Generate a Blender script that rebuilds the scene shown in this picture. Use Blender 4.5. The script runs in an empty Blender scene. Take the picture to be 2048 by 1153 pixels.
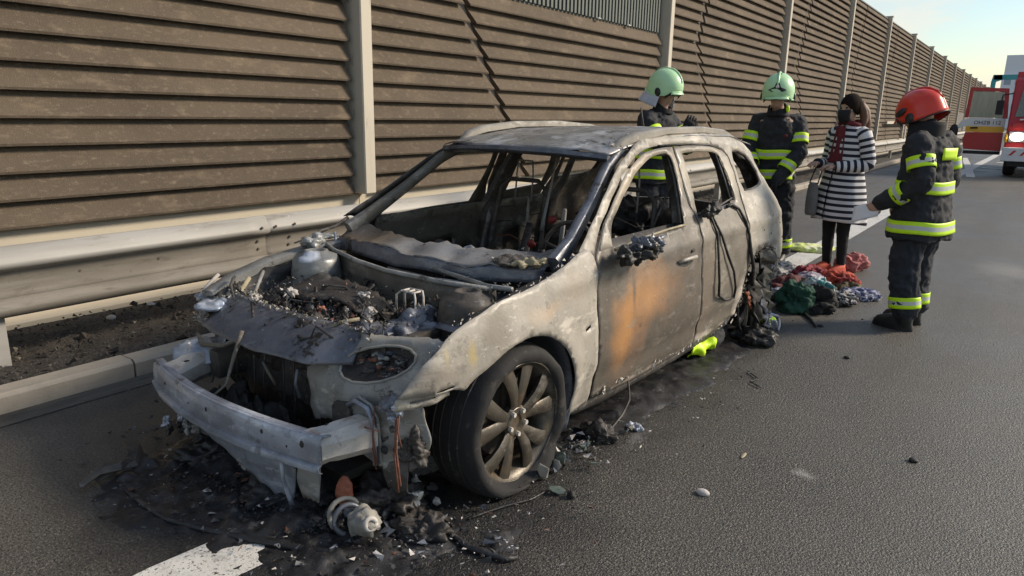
import bpy, bmesh, math, random
from mathutils import Vector, Matrix, noise, geometry
from mathutils.bvhtree import BVHTree
R = random.Random(11)
rad = math.radians
scene = bpy.context.scene
COL = scene.collection

# ---------------------------------------------------------------- camera
cam_d = bpy.data.cameras.new("camera"); cam = bpy.data.objects.new("camera", cam_d); COL.objects.link(cam)
scene.camera = cam
yaw, pit, roll, H = .6241, .242, -.0177, 1.5384
fw = Vector((-math.sin(yaw)*math.cos(pit), math.cos(yaw)*math.cos(pit), -math.sin(pit)))
rt = fw.cross(Vector((0, 0, 1))).normalized(); dn = fw.cross(rt)
rt2 = rt*math.cos(roll)+dn*math.sin(roll); dn2 = -rt*math.sin(roll)+dn*math.cos(roll)
m = Matrix((rt2, -dn2, -fw)).transposed().to_4x4(); m.translation = (0, 0, H)
cam.matrix_world = m
cam_d.sensor_width = 36; cam_d.lens = 1412.5/2048*36
cam_d.clip_start = .05; cam_d.clip_end = 2000

# ---------------------------------------------------------------- sky, sun, exposure
SUN_AZ, SUN_EL = 46.0, 30.0          # azimuth clockwise from +Y, elevation
world = bpy.data.worlds.new("World"); scene.world = world; world.use_nodes = True
nt = world.node_tree; nt.nodes.clear()
wo = nt.nodes.new("ShaderNodeOutputWorld"); bg = nt.nodes.new("ShaderNodeBackground")
sky = nt.nodes.new("ShaderNodeTexSky"); sky.sky_type = 'NISHITA'; sky.sun_disc = False
sky.sun_elevation = rad(SUN_EL); sky.sun_rotation = rad(SUN_AZ); sky.air_density = 1.3; sky.dust_density = .7; sky.ozone_density = 2.5
tc = nt.nodes.new("ShaderNodeTexCoord"); mp = nt.nodes.new("ShaderNodeMapping"); mp.inputs['Scale'].default_value = (1, 1, 3.2)
nz = nt.nodes.new("ShaderNodeTexNoise"); nz.inputs['Scale'].default_value = 2.6; nz.inputs['Detail'].default_value = 9; nz.inputs['Roughness'].default_value = .58
rp = nt.nodes.new("ShaderNodeValToRGB"); rp.color_ramp.elements[0].position = .50; rp.color_ramp.elements[1].position = .62
mx = nt.nodes.new("ShaderNodeMix"); mx.data_type = 'RGBA'; mx.inputs[7].default_value = (6.6, 6.2, 5.4, 1)
L = nt.links.new
L(tc.outputs['Generated'], mp.inputs['Vector']); L(mp.outputs[0], nz.inputs['Vector']); 
sx = nt.nodes.new("ShaderNodeSeparateXYZ"); mr = nt.nodes.new("ShaderNodeMapRange"); ad = nt.nodes.new("ShaderNodeMath"); ad.operation = 'ADD'
L(tc.outputs['Generated'], sx.inputs[0]); L(sx.outputs[2], mr.inputs[0]); mr.inputs[1].default_value = .0; mr.inputs[2].default_value = .22; mr.inputs[3].default_value = .14; mr.inputs[4].default_value = -.02
L(nz.outputs['Fac'], ad.inputs[0]); L(mr.outputs[0], ad.inputs[1]); L(ad.outputs[0], rp.inputs[0])
L(rp.outputs[0], mx.inputs[0]); L(sky.outputs[0], mx.inputs[6]); L(mx.outputs[2], bg.inputs[0])
bg.inputs[1].default_value = .074
L(bg.outputs[0], wo.inputs[0])
sun_d = bpy.data.lights.new("sun", 'SUN'); sun_d.energy = 2.5; sun_d.angle = rad(12); sun_d.color = (1, .86, .68)
sun = bpy.data.objects.new("sun", sun_d); COL.objects.link(sun)
sv = Vector((math.sin(rad(SUN_AZ))*math.cos(rad(SUN_EL)), math.cos(rad(SUN_AZ))*math.cos(rad(SUN_EL)), math.sin(rad(SUN_EL))))
sun.rotation_euler = sv.to_track_quat('Z', 'Y').to_euler(); sun.location = (20, 10, 20)
vs = scene.view_settings; vs.view_transform = 'Standard'; vs.look = 'None'; vs.gamma = 1; vs.use_curve_mapping = False; vs.exposure = .98
scene.cycles.max_bounces = 6

# ---------------------------------------------------------------- materials
def mat(name, col, rough=.7, metal=0, layers=(), bumps=(), spec=.5, rough_layers=(), coord='Object', emit=None, trans=0, alpha=None):
    """layers: dicts. kind noise/wave/blob/box/musk ; lo,hi ramp ; col ; fac"""
    m = bpy.data.materials.new(name); m.use_nodes = True
    n = m.node_tree; n.nodes.clear(); N = n.nodes.new; K = n.links.new
    out = N("ShaderNodeOutputMaterial"); b = N("ShaderNodeBsdfPrincipled"); K(b.outputs[0], out.inputs[0])
    b.inputs['Roughness'].default_value = rough; b.inputs['Metallic'].default_value = metal
    b.inputs['Specular IOR Level'].default_value = spec
    if trans: b.inputs['Transmission Weight'].default_value = trans
    if emit: b.inputs['Emission Color'].default_value = (*emit[0], 1); b.inputs['Emission Strength'].default_value = emit[1]
    t = N("ShaderNodeTexCoord"); base = t.outputs[coord if coord != 'World' else 'Object']
    if coord == 'World': base = N('ShaderNodeNewGeometry').outputs['Position']
    def fac(l):
        k = l.get('kind', 'noise'); sc = l.get('scale', 5); sc = sc if isinstance(sc, tuple) else (sc,)*3
        mp = N("ShaderNodeMapping"); K(base, mp.inputs['Vector'])
        if k == 'noise':
            mp.inputs['Scale'].default_value = sc; mp.inputs['Location'].default_value = (l.get('seed', 0),)*3
            q = N("ShaderNodeTexNoise"); q.inputs['Scale'].default_value = 1; q.inputs['Detail'].default_value = l.get('detail', 5)
            q.inputs['Roughness'].default_value = l.get('rgh', .6); q.inputs['Distortion'].default_value = l.get('dist', 0)
            K(mp.outputs[0], q.inputs['Vector']); v = q.outputs['Fac']
        elif k == 'voronoi':
            mp.inputs['Scale'].default_value = sc
            q = N("ShaderNodeTexVoronoi"); q.inputs['Scale'].default_value = 1; K(mp.outputs[0], q.inputs['Vector']); v = q.outputs['Distance']
        elif k == 'wave':
            mp.inputs['Scale'].default_value = sc
            q = N("ShaderNodeTexWave"); q.bands_direction = l.get('dir', 'Z'); q.inputs['Scale'].default_value = 1
            q.inputs['Distortion'].default_value = l.get('dist', 0); q.inputs['Detail'].default_value = 1
            K(mp.outputs[0], q.inputs['Vector']); v = q.outputs['Fac']
        elif k == 'blob':      # ellipsoid mask around a point, ragged by noise: 1 inside, 0 outside
            c = l['at']; r = l['r']; mp.vector_type = 'POINT'
            if l.get('warp'):
                wz = N("ShaderNodeTexNoise"); wz.inputs['Scale'].default_value = l.get('wscale', 4); wz.inputs['Detail'].default_value = 4; K(base, wz.inputs['Vector'])
                w1 = N("ShaderNodeVectorMath"); w1.operation = 'MULTIPLY_ADD'; w1.inputs[1].default_value = (l['warp'],)*3; w1.inputs[2].default_value = (-.5*l['warp'],)*3; K(wz.outputs['Color'], w1.inputs[0])
                w2 = N("ShaderNodeVectorMath"); w2.operation = 'ADD'; K(base, w2.inputs[0]); K(w1.outputs[0], w2.inputs[1]); n.links.remove(mp.inputs['Vector'].links[0]); K(w2.outputs[0], mp.inputs['Vector'])
            mp.inputs['Location'].default_value = tuple(-c[i]/r[i] for i in range(3)); mp.inputs['Scale'].default_value = tuple(1/r[i] for i in range(3))
            q = N("ShaderNodeVectorMath"); q.operation = 'LENGTH'; K(mp.outputs[0], q.inputs[0])
            z = N("ShaderNodeTexNoise"); z.inputs['Scale'].default_value = l.get('nscale', 6); z.inputs['Detail'].default_value = 5; K(base, z.inputs['Vector'])
            a = N("ShaderNodeMath"); a.operation = 'MULTIPLY_ADD'; a.inputs[1].default_value = -l.get('ragged', 1.0); K(z.outputs['Fac'], a.inputs[0])
            s = N("ShaderNodeMath"); s.operation = 'SUBTRACT'; s.inputs[0].default_value = 1.5; K(q.outputs['Value'], s.inputs[1]); K(s.outputs[0], a.inputs[2]); v = a.outputs[0]
        r = N("ShaderNodeMapRange"); r.inputs[1].default_value = l.get('lo', .4); r.inputs[2].default_value = l.get('hi', .6)
        r.inputs[4].default_value = l.get('fac', 1.0); K(v, r.inputs[0]); v = r.outputs[0]
        if 'mask' in l:
            mm = N("ShaderNodeMath"); mm.operation = 'MULTIPLY'; K(v, mm.inputs[0]); K(fac(l['mask']), mm.inputs[1]); v = mm.outputs[0]
        return v
    cur = None
    for l in layers:
        x = N("ShaderNodeMix"); x.data_type = 'RGBA'; K(fac(l), x.inputs[0]); x.inputs[7].default_value = (*l['col'], 1)
        if cur is None: x.inputs[6].default_value = (*col, 1)
        else: K(cur, x.inputs[6])
        cur = x.outputs[2]
    if cur is None: b.inputs['Base Color'].default_value = (*col, 1)
    else: K(cur, b.inputs['Base Color'])
    cr = None
    for l in rough_layers:
        x = N("ShaderNodeMix"); K(fac(l), x.inputs[0]); x.inputs[3].default_value = l['val']
        if cr is None: x.inputs[2].default_value = rough
        else: K(cr, x.inputs[2])
        cr = x.outputs[0]
    if cr is not None: K(cr, b.inputs['Roughness'])
    nrm = None
    for l in bumps:
        q = N("ShaderNodeBump"); q.inputs['Strength'].default_value = l.get('str', .4); q.inputs['Distance'].default_value = l.get('d', .01)
        ll = dict(l); ll.setdefault('lo', 0); ll.setdefault('hi', 1); K(fac(ll), q.inputs['Height'])
        if nrm is not None: K(nrm, q.inputs['Normal'])
        nrm = q.outputs[0]
    if nrm is not None: K(nrm, b.inputs['Normal'])
    return m

M = {}
M['asphalt'] = mat('asphalt', (.088, .082, .072), .58, layers=[
    dict(scale=.35, lo=.35, hi=.7, col=(.105, .098, .086), fac=.8),
    dict(kind='blob', at=(-1.6, 2.6, 0), r=(2.5, 3.6, 1), col=(.046, .042, .037), nscale=1.5, ragged=1.0, lo=.0, hi=.75, fac=.95, warp=1.0, wscale=.8),
    dict(scale=100, lo=.50, hi=.62, col=(.18, .168, .148), fac=.65, detail=2),
    dict(scale=75, lo=.60, hi=.68, col=(.27, .25, .215), fac=.6, detail=2, seed=3),
    dict(scale=95, lo=.50, hi=.36, col=(.014, .013, .012), fac=.9, detail=2, seed=9),
    dict(scale=(1.3, .06, 1), lo=.50, hi=.66, col=(.055, .051, .045), fac=.45, seed=15, detail=4),
    dict(scale=(.9, .5, 1), lo=.57, hi=.63, col=(.060, .056, .050), fac=.35, seed=25, detail=8),
    dict(scale=(2.2, 1.1, 1), lo=.66, hi=.8, col=(.13, .12, .105), fac=.4, seed=5),
    dict(kind='blob', at=(-.60, 3.09, 0), r=(.09, .06, 1), col=(.36, .35, .34), nscale=20, ragged=1.2, lo=.1, hi=.9, fac=.6, warp=.1, wscale=12),
    dict(kind='blob', at=(-1.36, 2.98, 0), r=(.05, .20, 1), col=(.26, .26, .27), nscale=20, ragged=1.2, lo=.1, hi=.9, fac=.7, warp=.12, wscale=9),
    dict(kind='blob', at=(-.0, 9.1, 0), r=(.45, .7, 1), col=(.22, .21, .19), nscale=4, ragged=1.1, lo=.0, hi=.9, fac=.7, warp=.3, wscale=2),  # pale patch: glare of the bright sky on the road, put into the colour
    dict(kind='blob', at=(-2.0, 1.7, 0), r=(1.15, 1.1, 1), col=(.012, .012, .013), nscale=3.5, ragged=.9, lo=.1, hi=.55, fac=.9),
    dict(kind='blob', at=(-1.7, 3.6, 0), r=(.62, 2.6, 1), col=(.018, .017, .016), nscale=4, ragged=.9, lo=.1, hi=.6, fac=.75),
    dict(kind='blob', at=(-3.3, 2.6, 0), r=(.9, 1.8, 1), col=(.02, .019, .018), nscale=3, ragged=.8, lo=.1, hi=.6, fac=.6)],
    bumps=[dict(scale=120, str=.9, d=.008, detail=3), dict(scale=60, str=.4, d=.008, detail=2)],
    rough_layers=[dict(kind='blob', at=(-1.6, 2.6, 0), r=(2.9, 4.2, 1), nscale=1.5, ragged=1.0, lo=.0, hi=.75, val=.40, warp=1.0, wscale=.8), dict(scale=.8, lo=.42, hi=.62, val=.44), dict(scale=(.9, .5, 1), lo=.6, hi=.72, val=.62, seed=4)], spec=.5)
M['paint'] = mat('road_paint', (.60, .59, .56), .6, layers=[
    dict(scale=5, lo=.45, hi=.75, col=(.40, .39, .36), fac=.7),
    dict(scale=95, lo=.56, hi=.66, col=(.06, .055, .05), fac=.9, detail=3),
    dict(scale=14, lo=.58, hi=.72, col=(.10, .095, .09), fac=.7, detail=6, seed=2)],
    bumps=[dict(scale=200, str=.5, d=.004)])
M['soil'] = mat('verge_soil', (.045, .039, .033), .95, layers=[
    dict(scale=30, lo=.4, hi=.7, col=(.085, .075, .063)), dict(scale=90, lo=.6, hi=.75, col=(.24, .21, .17), detail=3),
    dict(scale=60, lo=.5, hi=.35, col=(.02, .018, .016), seed=4)], bumps=[dict(scale=40, str=1, d=.03), dict(scale=140, str=.8, d=.01)])
M['earth'] = mat('earth', (.09, .08, .06), .95, layers=[dict(scale=.5, lo=.4, hi=.6, col=(.06, .07, .035))])
M['kerb'] = mat('kerb_concrete', (.34, .30, .245), .85, coord='World', layers=[
    dict(scale=4, lo=.45, hi=.7, col=(.27, .24, .20)), dict(scale=40, lo=.62, hi=.75, col=(.15, .135, .115), fac=.8),
    dict(scale=(8, 2, 30), lo=.6, hi=.8, col=(.2, .18, .15), fac=.6, seed=5)], bumps=[dict(scale=60, str=.5, d=.006)])
M['plinth'] = mat('plinth_concrete', (.50, .445, .35), .85, coord='World', layers=[
    dict(scale=(2, 1.2, 4), lo=.5, hi=.75, col=(.40, .36, .29), fac=.7), dict(scale=(10, 1.5, 6), lo=.6, hi=.8, col=(.30, .265, .21), fac=.6, seed=8),
    dict(scale=70, lo=.66, hi=.75, col=(.22, .2, .16), fac=.7)], bumps=[dict(scale=80, str=.35, d=.004)])
M['post'] = mat('post_concrete', (.52, .475, .39), .8, coord='World', layers=[
    dict(scale=(3, 3, .9), lo=.45, hi=.7, col=(.42, .38, .31), fac=.8), dict(scale=(14, 14, 5), lo=.62, hi=.75, col=(.26, .23, .185), fac=.8)],
    bumps=[dict(scale=50, str=.3, d=.004)])
M['slat'] = mat('slat_concrete', (.116, .088, .061), .95, coord='World', layers=[
    dict(scale=(1, .8, 1.3), lo=.42, hi=.60, col=(.085, .064, .045), fac=.85, detail=7),
    dict(kind='blob', at=(-5.7, 4.2, 1.1), r=(4, 4.2, 1.0), col=(.072, .055, .040), nscale=1.2, ragged=1.2, lo=-.1, hi=.9, fac=.7),
    dict(scale=(1, 2.5, 6), lo=.56, hi=.75, col=(.215, .165, .112), fac=.75, seed=7, detail=8),
    dict(scale=(30, 14, 30), lo=.55, hi=.75, col=(.24, .195, .14), fac=.5, seed=3),
    dict(scale=130, lo=.66, hi=.72, col=(.38, .32, .25), fac=.6, detail=2),
    dict(scale=110, lo=.36, hi=.28, col=(.06, .048, .034), fac=.7, detail=2, seed=6),
    dict(scale=(2, 1.3, 30), lo=.6, hi=.8, col=(.10, .082, .062), fac=.6, seed=11)],
    bumps=[dict(scale=120, str=.7, d=.008), dict(scale=(5, 9, 5), str=.35, d=.02, seed=2)])
M['backing'] = mat('barrier_backing', (.22, .21, .195), .95, layers=[dict(scale=6, lo=.4, hi=.7, col=(.2, .18, .145))])
M['green_metal'] = mat('green_grey_sheet', (.10, .115, .105), .6, .2, layers=[dict(scale=(3, 3, 1), lo=.4, hi=.7, col=(.075, .085, .078))])
M['galv'] = mat('galvanised_steel', (.34, .33, .31), .62, .15, coord='World', layers=[
    dict(scale=(6, .8, 10), lo=.45, hi=.7, col=(.27, .26, .235)),
    dict(scale=(20, 2.2, 8), lo=.58, hi=.72, col=(.17, .15, .12), fac=.85, seed=3),
    dict(scale=35, lo=.66, hi=.74, col=(.62, .60, .55), fac=.6, seed=6)], bumps=[dict(scale=25, str=.15, d=.004)])
M['galv_dirty'] = mat('dirty_galvanised_steel', (.155, .140, .118), .75, .1, coord='World', layers=[
    dict(scale=(7, 1.2, 14), lo=.42, hi=.62, col=(.215, .198, .17)), dict(scale=(12, 3, 12), lo=.56, hi=.68, col=(.10, .085, .07), seed=5, fac=.8),
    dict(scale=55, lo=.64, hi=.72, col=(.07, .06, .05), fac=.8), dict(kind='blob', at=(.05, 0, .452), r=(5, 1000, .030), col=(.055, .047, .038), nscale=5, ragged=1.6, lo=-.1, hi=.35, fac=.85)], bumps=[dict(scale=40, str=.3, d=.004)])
M['bolt'] = mat('bolt_dark', (.10, .085, .07), .7, .4)
M['plain_dark'] = mat('black_plastic', (.015, .015, .016), .55, bumps=[dict(scale=60, str=.2, d=.003)])
def simple(name, col, rough=.6, metal=0, amt=.25, sc=12, **k):
    d = tuple(c*(1-amt) for c in col); b = tuple(min(1, c*(1+amt)) for c in col)
    M[name] = mat(name, col, rough, metal, layers=[dict(scale=sc, lo=.35, hi=.6, col=d, fac=.8), dict(scale=sc*2.7, lo=.55, hi=.75, col=b, fac=.6, seed=4)], **k)
    return M[name]

# ---------------------------------------------------------------- object helpers
def tag(o, label=None, cat=None, group=None, kind=None):
    if label: o['label'] = label
    if cat: o['category'] = cat
    if group: o['group'] = group
    if kind: o['kind'] = kind
    return o
def link(name, me, parent=None, mats=None):
    o = bpy.data.objects.new(name, me); COL.objects.link(o)
    if parent is not None: o.parent = parent
    if mats is not None and me is not None:
        for q in (mats if isinstance(mats, (list, tuple)) else [mats]): me.materials.append(q)
    return o
def empty(name, loc=(0, 0, 0), rz=0, parent=None):
    o = bpy.data.objects.new(name, None); COL.objects.link(o); o.location = loc; o.rotation_euler = (0, 0, rz); o.empty_display_size = .1
    if parent: o.parent = parent
    return o
class MB:
    def __init__(s): s.v = []; s.f = []; s.mi = []; s.m = 0
    def quad(s, *ids): s.f.append(tuple(ids)); s.mi.append(s.m)
    def add(s, vs, fs):
        k = len(s.v); s.v += [tuple(q) for q in vs]
        for f in fs: s.f.append(tuple(i+k for i in f)); s.mi.append(s.m)
        return k
    def box(s, a, b, mtx=None):
        x0, y0, z0 = a; x1, y1, z1 = b
        vs = [Vector(p) for p in [(x0, y0, z0), (x1, y0, z0), (x1, y1, z0), (x0, y1, z0), (x0, y0, z1), (x1, y0, z1), (x1, y1, z1), (x0, y1, z1)]]
        if mtx: vs = [mtx @ v for v in vs]
        s.add(vs, [(0, 3, 2, 1), (4, 5, 6, 7), (0, 1, 5, 4), (1, 2, 6, 5), (2, 3, 7, 6), (3, 0, 4, 7)])
    def prism(s, prof, p0, p1, up=None):
        """prof in (x,z), swept from y=p0 to p1; prof p0/p1 may be functions of z"""
        n = len(prof); A = []
        for y in (p0, p1):
            for (x, z) in prof: A.append((x, y(z) if callable(y) else y, z))
        F = [tuple(range(n)), tuple(reversed(range(n, 2*n)))]
        F += [(i, n+i, n+(i+1) % n, (i+1) % n) for i in range(n)]
        s.add(A, F)
    def tube(s, pts, r, n=8, caps=True, jit=0):
        pts = [Vector(p) for p in pts]; rr = r if isinstance(r, (list, tuple)) else [r]*len(pts)
        k = len(s.v); t0 = None; u = None
        for i, p in enumerate(pts):
            t = (pts[min(i+1, len(pts)-1)]-pts[max(i-1, 0)]).normalized()
            if u is None: u = t.orthogonal().normalized()
            else: u = (u - t*u.dot(t)).normalized()
            w = t.cross(u)
            for j in range(n):
                a = 2*math.pi*j/n; q = rr[i]*(1+(R.random()-.5)*jit)
                s.v.append(tuple(p+u*math.cos(a)*q+w*math.sin(a)*q))
        for i in range(len(pts)-1):
            for j in range(n):
                s.quad(k+i*n+j, k+i*n+(j+1) % n, k+(i+1)*n+(j+1) % n, k+(i+1)*n+j)
        if caps:
            s.f.append(tuple(k+j for j in reversed(range(n)))); s.mi.append(s.m)
            s.f.append(tuple(k+(len(pts)-1)*n+j for j in range(n))); s.mi.append(s.m)
    def loft(s, rings, closed=True, caps=True):
        n = len(rings[0]); k = len(s.v)
        for r in rings: s.v += [tuple(p) for p in r]
        for i in range(len(rings)-1):
            for j in range(n if closed else n-1):
                s.quad(k+i*n+j, k+i*n+(j+1) % n, k+(i+1)*n+(j+1) % n, k+(i+1)*n+j)
        if caps and closed:
            s.f.append(tuple(k+j for j in reversed(range(n)))); s.mi.append(s.m)
            s.f.append(tuple(k+(len(rings)-1)*n+j for j in range(n))); s.mi.append(s.m)
    def grid(s, fn, nu, nv):
        k = len(s.v)
        for i in range(nu+1):
            for j in range(nv+1): s.v.append(tuple(fn(i/nu, j/nv)))
        for i in range(nu):
            for j in range(nv): s.quad(k+i*(nv+1)+j, k+(i+1)*(nv+1)+j, k+(i+1)*(nv+1)+j+1, k+i*(nv+1)+j+1)
    def ball(s, c, r, seg=12, rng=8, mtx=None):
        r = r if isinstance(r, (list, tuple)) else (r, r, r); k = len(s.v); c = Vector(c)
        def P(a, b):
            v = Vector((r[0]*math.cos(a)*math.sin(b), r[1]*math.sin(a)*math.sin(b), r[2]*math.cos(b)))
            return tuple(c+(mtx @ v if mtx else v))
        s.v.append(P(0, 0))
        for i in range(1, rng):
            for j in range(seg): s.v.append(P(2*math.pi*j/seg, math.pi*i/rng))
        s.v.append(P(0, math.pi)); e = len(s.v)-1
        for j in range(seg):
            s.quad(k, k+1+j, k+1+(j+1) % seg); s.quad(e, k+1+(rng-2)*seg+(j+1) % seg, k+1+(rng-2)*seg+j)
        for i in range(rng-2):
            for j in range(seg):
                a = k+1+i*seg; s.quad(a+j, a+seg+j, a+seg+(j+1) % seg, a+(j+1) % seg)
    def mesh(s, name, smooth=False):
        me = bpy.data.meshes.new(name); me.from_pydata(s.v, [], s.f); me.polygons.foreach_set('material_index', s.mi)
        me.validate(); me.update()
        if smooth: me.shade_smooth() if hasattr(me, 'shade_smooth') else None
        return me
    def build(s, name, mats, parent=None, smooth=False, fix=True):
        me = s.mesh(name)
        if fix:
            b = bmesh.new(); b.from_mesh(me); bmesh.ops.recalc_face_normals(b, faces=b.faces); b.to_mesh(me); b.free()
        if smooth: me.shade_smooth()
        return link(name, me, parent, mats)
def autosmooth(o, ang=35):
    me = o.data; me.shade_smooth()
    try: me.set_sharp_from_angle(angle=rad(ang))
    except Exception: pass
    return o
def bevel(o, w=.005, seg=1):
    q = o.modifiers.new('bevel', 'BEVEL'); q.width = w; q.segments = seg; q.limit_method = 'ANGLE'; q.angle_limit = rad(40); return o
def displace(me, amp, sc, seed=0, oct=4, along=None, ridged=False):
    """push vertices along their normals by fractal noise"""
    off = Vector((seed*7.3, seed*3.1, seed*1.7)); new = []
    for v in me.vertices:
        p = Vector(v.co)*1.0
        q = Vector((p.x*sc[0], p.y*sc[1], p.z*sc[2])) if isinstance(sc, tuple) else p*sc
        f = noise.fractal(q+off, 1.0, 2.0, oct)
        if ridged: f = .5-abs(f)*2
        new.append(p+(Vector(v.normal) if along is None else Vector(along))*f*amp)
    for v, p in zip(me.vertices, new): v.co = p
    me.update()
# ---------------------------------------------------------------- setting: ground, road, verge, kerb
mb = MB(); mb.box((-400, -60, -.6), (400, 1200, -.05)); tag(mb.build('ground', M['earth']), kind='structure')
mb = MB(); mb.grid(lambda u, v: (-4.05+16*u, -12+312*v, 0), 1, 1); tag(mb.build('road', M['asphalt']), kind='structure')
def strip(name, pts, w, z, label=None, parent=None):
    mb = MB(); k = 0
    for (x, y) in pts: mb.v += [(x, y, z), (x+w, y, z)]
    for i in range(len(pts)-1): mb.quad(2*i, 2*i+1, 2*i+3, 2*i+2)
    return mb.build(name, M['paint'], parent)
rd = empty('road_markings'); tag(rd, kind='structure')
# edge line: the piece in front of the wreck, then the piece running past it
strip('edge_line', [(-2.29, -5), (-2.235, 1.0), (-2.20, 1.30), (-2.19, 1.55), (-2.17, 2.2)], .26, .004, parent=rd)
strip('edge_line', [(-2.12, 4.0), (-2.06, 9.6), (-2.03, 14), (-1.85, 25), (-1.6, 38), (-1.2, 70), (-.6, 140)], .27, .004, parent=rd)
strip('gore_line', [(-1.45, 24.2), (-1.9, 30), (-2.5, 37)], .22, .005, parent=rd)
strip('cross_line', [(-1.35, 29.2), (-1.35, 29.7)], 1.2, .008, parent=rd)
strip('cross_line', [(-1.1, 33.6), (-1.1, 34.1)], 1.6, .008, parent=rd)
# verge
mb = MB()
ys_ = [-8+.09*i for i in range(320)]+[21+1.5*i for i in range(70)]
nx = 20
for y in ys_:
    for i in range(nx+1):
        x = -4.2-1.36*i/nx
        a = math.sin(math.pi*i/nx)**.5 if 0 < i < nx else 0
        z = .018+a*(.02+.05*noise.fractal(Vector((x*5, y*5, 0)), 1, 2, 4)+.03*noise.noise(Vector((x*1.3, y*.7, 3))))
        mb.v.append((x, y, z))
for j in range(len(ys_)-1):
    for i in range(nx): a = j*(nx+1)+i; mb.quad(a, a+nx+1, a+nx+2, a+1)
o = mb.build('verge', M['soil'], smooth=True); tag(o, kind='structure')
verge_z = lambda x, y: .03
mb = MB()
for i in range(5200):
    y = -1+R.random()**1.6*16; x = -4.24-R.random()*1.20; s = R.uniform(.006, .017)*(1+1.4*(R.random() < .07))
    k = len(mb.v); c = Vector((x, y, .045+R.uniform(-.02, .02)+.02*math.sin(math.pi*(-4.24-x)/1.28)))
    d = [Vector((R.uniform(-1, 1), R.uniform(-1, 1), R.uniform(-1, 1)))*s*.5+Vector(q)*s for q in [(1, 0, 0), (-.6, .9, 0), (-.6, -.9, 0), (0, 0, .8)]]
    mb.m = R.choice([0, 0, 0, 0, 1, 2]); mb.add([c+q for q in d], [(0, 1, 3), (1, 2, 3), (2, 0, 3), (0, 2, 1)])
simple('clod', (.055, .045, .037), .95); simple('clod_light', (.13, .115, .095), .95); simple('clod_dark', (.02, .018, .017), .95)
tag(mb.build('soil_clods', [M['clod'], M['clod_light'], M['clod_dark']]), 'loose brown clods and grit on the verge behind the kerb', 'grit', kind='stuff')
# kerb
kb = empty('kerb'); tag(kb, kind='structure')
def stone(y0, y1):
    mb = MB(); dx = R.uniform(-.004, .004); dz = R.uniform(-.004, .003)
    mb.prism([(-4.05+dx, -.1), (-4.05+dx, .085+dz), (-4.075+dx, .105+dz), (-4.2, .105+dz), (-4.2, -.1)], y0+.006, y1-.006)
    return mb.build('kerb_stone', M['kerb'], kb)
y = 1.87-4*1.5
for i in range(22): stone(y, y+1.5); y += 1.5
mb = MB(); 
while y < 180: mb.prism([(-4.05, -.1), (-4.05, .085), (-4.075, .105), (-4.2, .105), (-4.2, -.1)], y+.006, y+1.494); y += 1.5
tag(mb.build('kerb_run', M['kerb'], kb), kind='stuff')
# gutter strip in front of the kerb
M['gutter'] = mat('gutter_dirt', (.095, .085, .07), .9, layers=[dict(scale=(9, 2, 1), lo=.45, hi=.65, col=(.045, .04, .034)), dict(scale=60, lo=.6, hi=.7, col=(.2, .18, .15), fac=.5)], bumps=[dict(scale=70, str=.6, d=.01)])
mb = MB(); mb.grid(lambda u, v: (-4.048+.17*u+.02*noise.noise(Vector((0, v*90, 0)))*u, -6+150*v, .004), 1, 160); tag(mb.build('gutter_strip', M['gutter']), kind='structure')

# ---------------------------------------------------------------- noise barrier
WX = -5.80; BAY = 7.35; P0 = 5.19; PL = .69; JT = 2.97; TOP = 5.62
wall = empty('noise_barrier', (WX, 0, 0)); tag(wall, 'tall brown concrete noise barrier with horizontal slats and cream posts', 'noise barrier')
# plinth: one panel per bay, plus the footing ledge
for b in range(-1, 18):
    y0 = P0+b*BAY+.005; y1 = y0+BAY-.01
    mb = MB(); mb.prism([(-.14, -.05), (.02, -.05), (.02, PL-.015), (.006, PL), (-.14, PL)], y0, y1); mb.build('plinth_panel', M['plinth'], wall)
mb = MB(); mb.prism([(.02, -.05), (.235, -.05), (.235, .05), (.225, .06), (.02, .06)], P0-BAY, P0+17*BAY); mb.build('footing', M['plinth'], wall)
SP_L = (JT-PL)/12; SP_U = (TOP-JT)/14
def slat_prof(z0, pitch): return [(-.02, z0+.012), (.018, z0+.012), (.100, z0), (.106, z0+.018), (.022, z0+pitch), (-.02, z0+pitch)]
def cut(z):   # the slanting joint of each bay (chevron), measured from the post
    return 1.6+(JT-z)*.635 if z < JT else 1.6+(z-JT)*.43
slat_meshes = {}
def slat_mesh(row, side):
    key = (row, side)
    if key in slat_meshes: return slat_meshes[key]
    up = row >= 12; pitch = SP_U if up else SP_L; z0 = JT+(row-12)*SP_U if up else PL+row*SP_L
    if up: z0 += .012
    prof = [(x, z-z0) for x, z in slat_prof(z0, pitch-.002)]
    mb = MB()
    c0 = cut(z0+.01); 
    if side == 0: mb.prism(prof, .17, lambda z: cut(z0+z)-.055)
    else: mb.prism(prof, lambda z: cut(z0+z)+.055, BAY-.13)
    me = mb.mesh('slat'); b = bmesh.new(); b.from_mesh(me); bmesh.ops.recalc_face_normals(b, faces=b.faces); b.to_mesh(me); b.free()
    me.materials.append(M['slat']); slat_meshes[key] = (me, z0); return slat_meshes[key]
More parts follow.
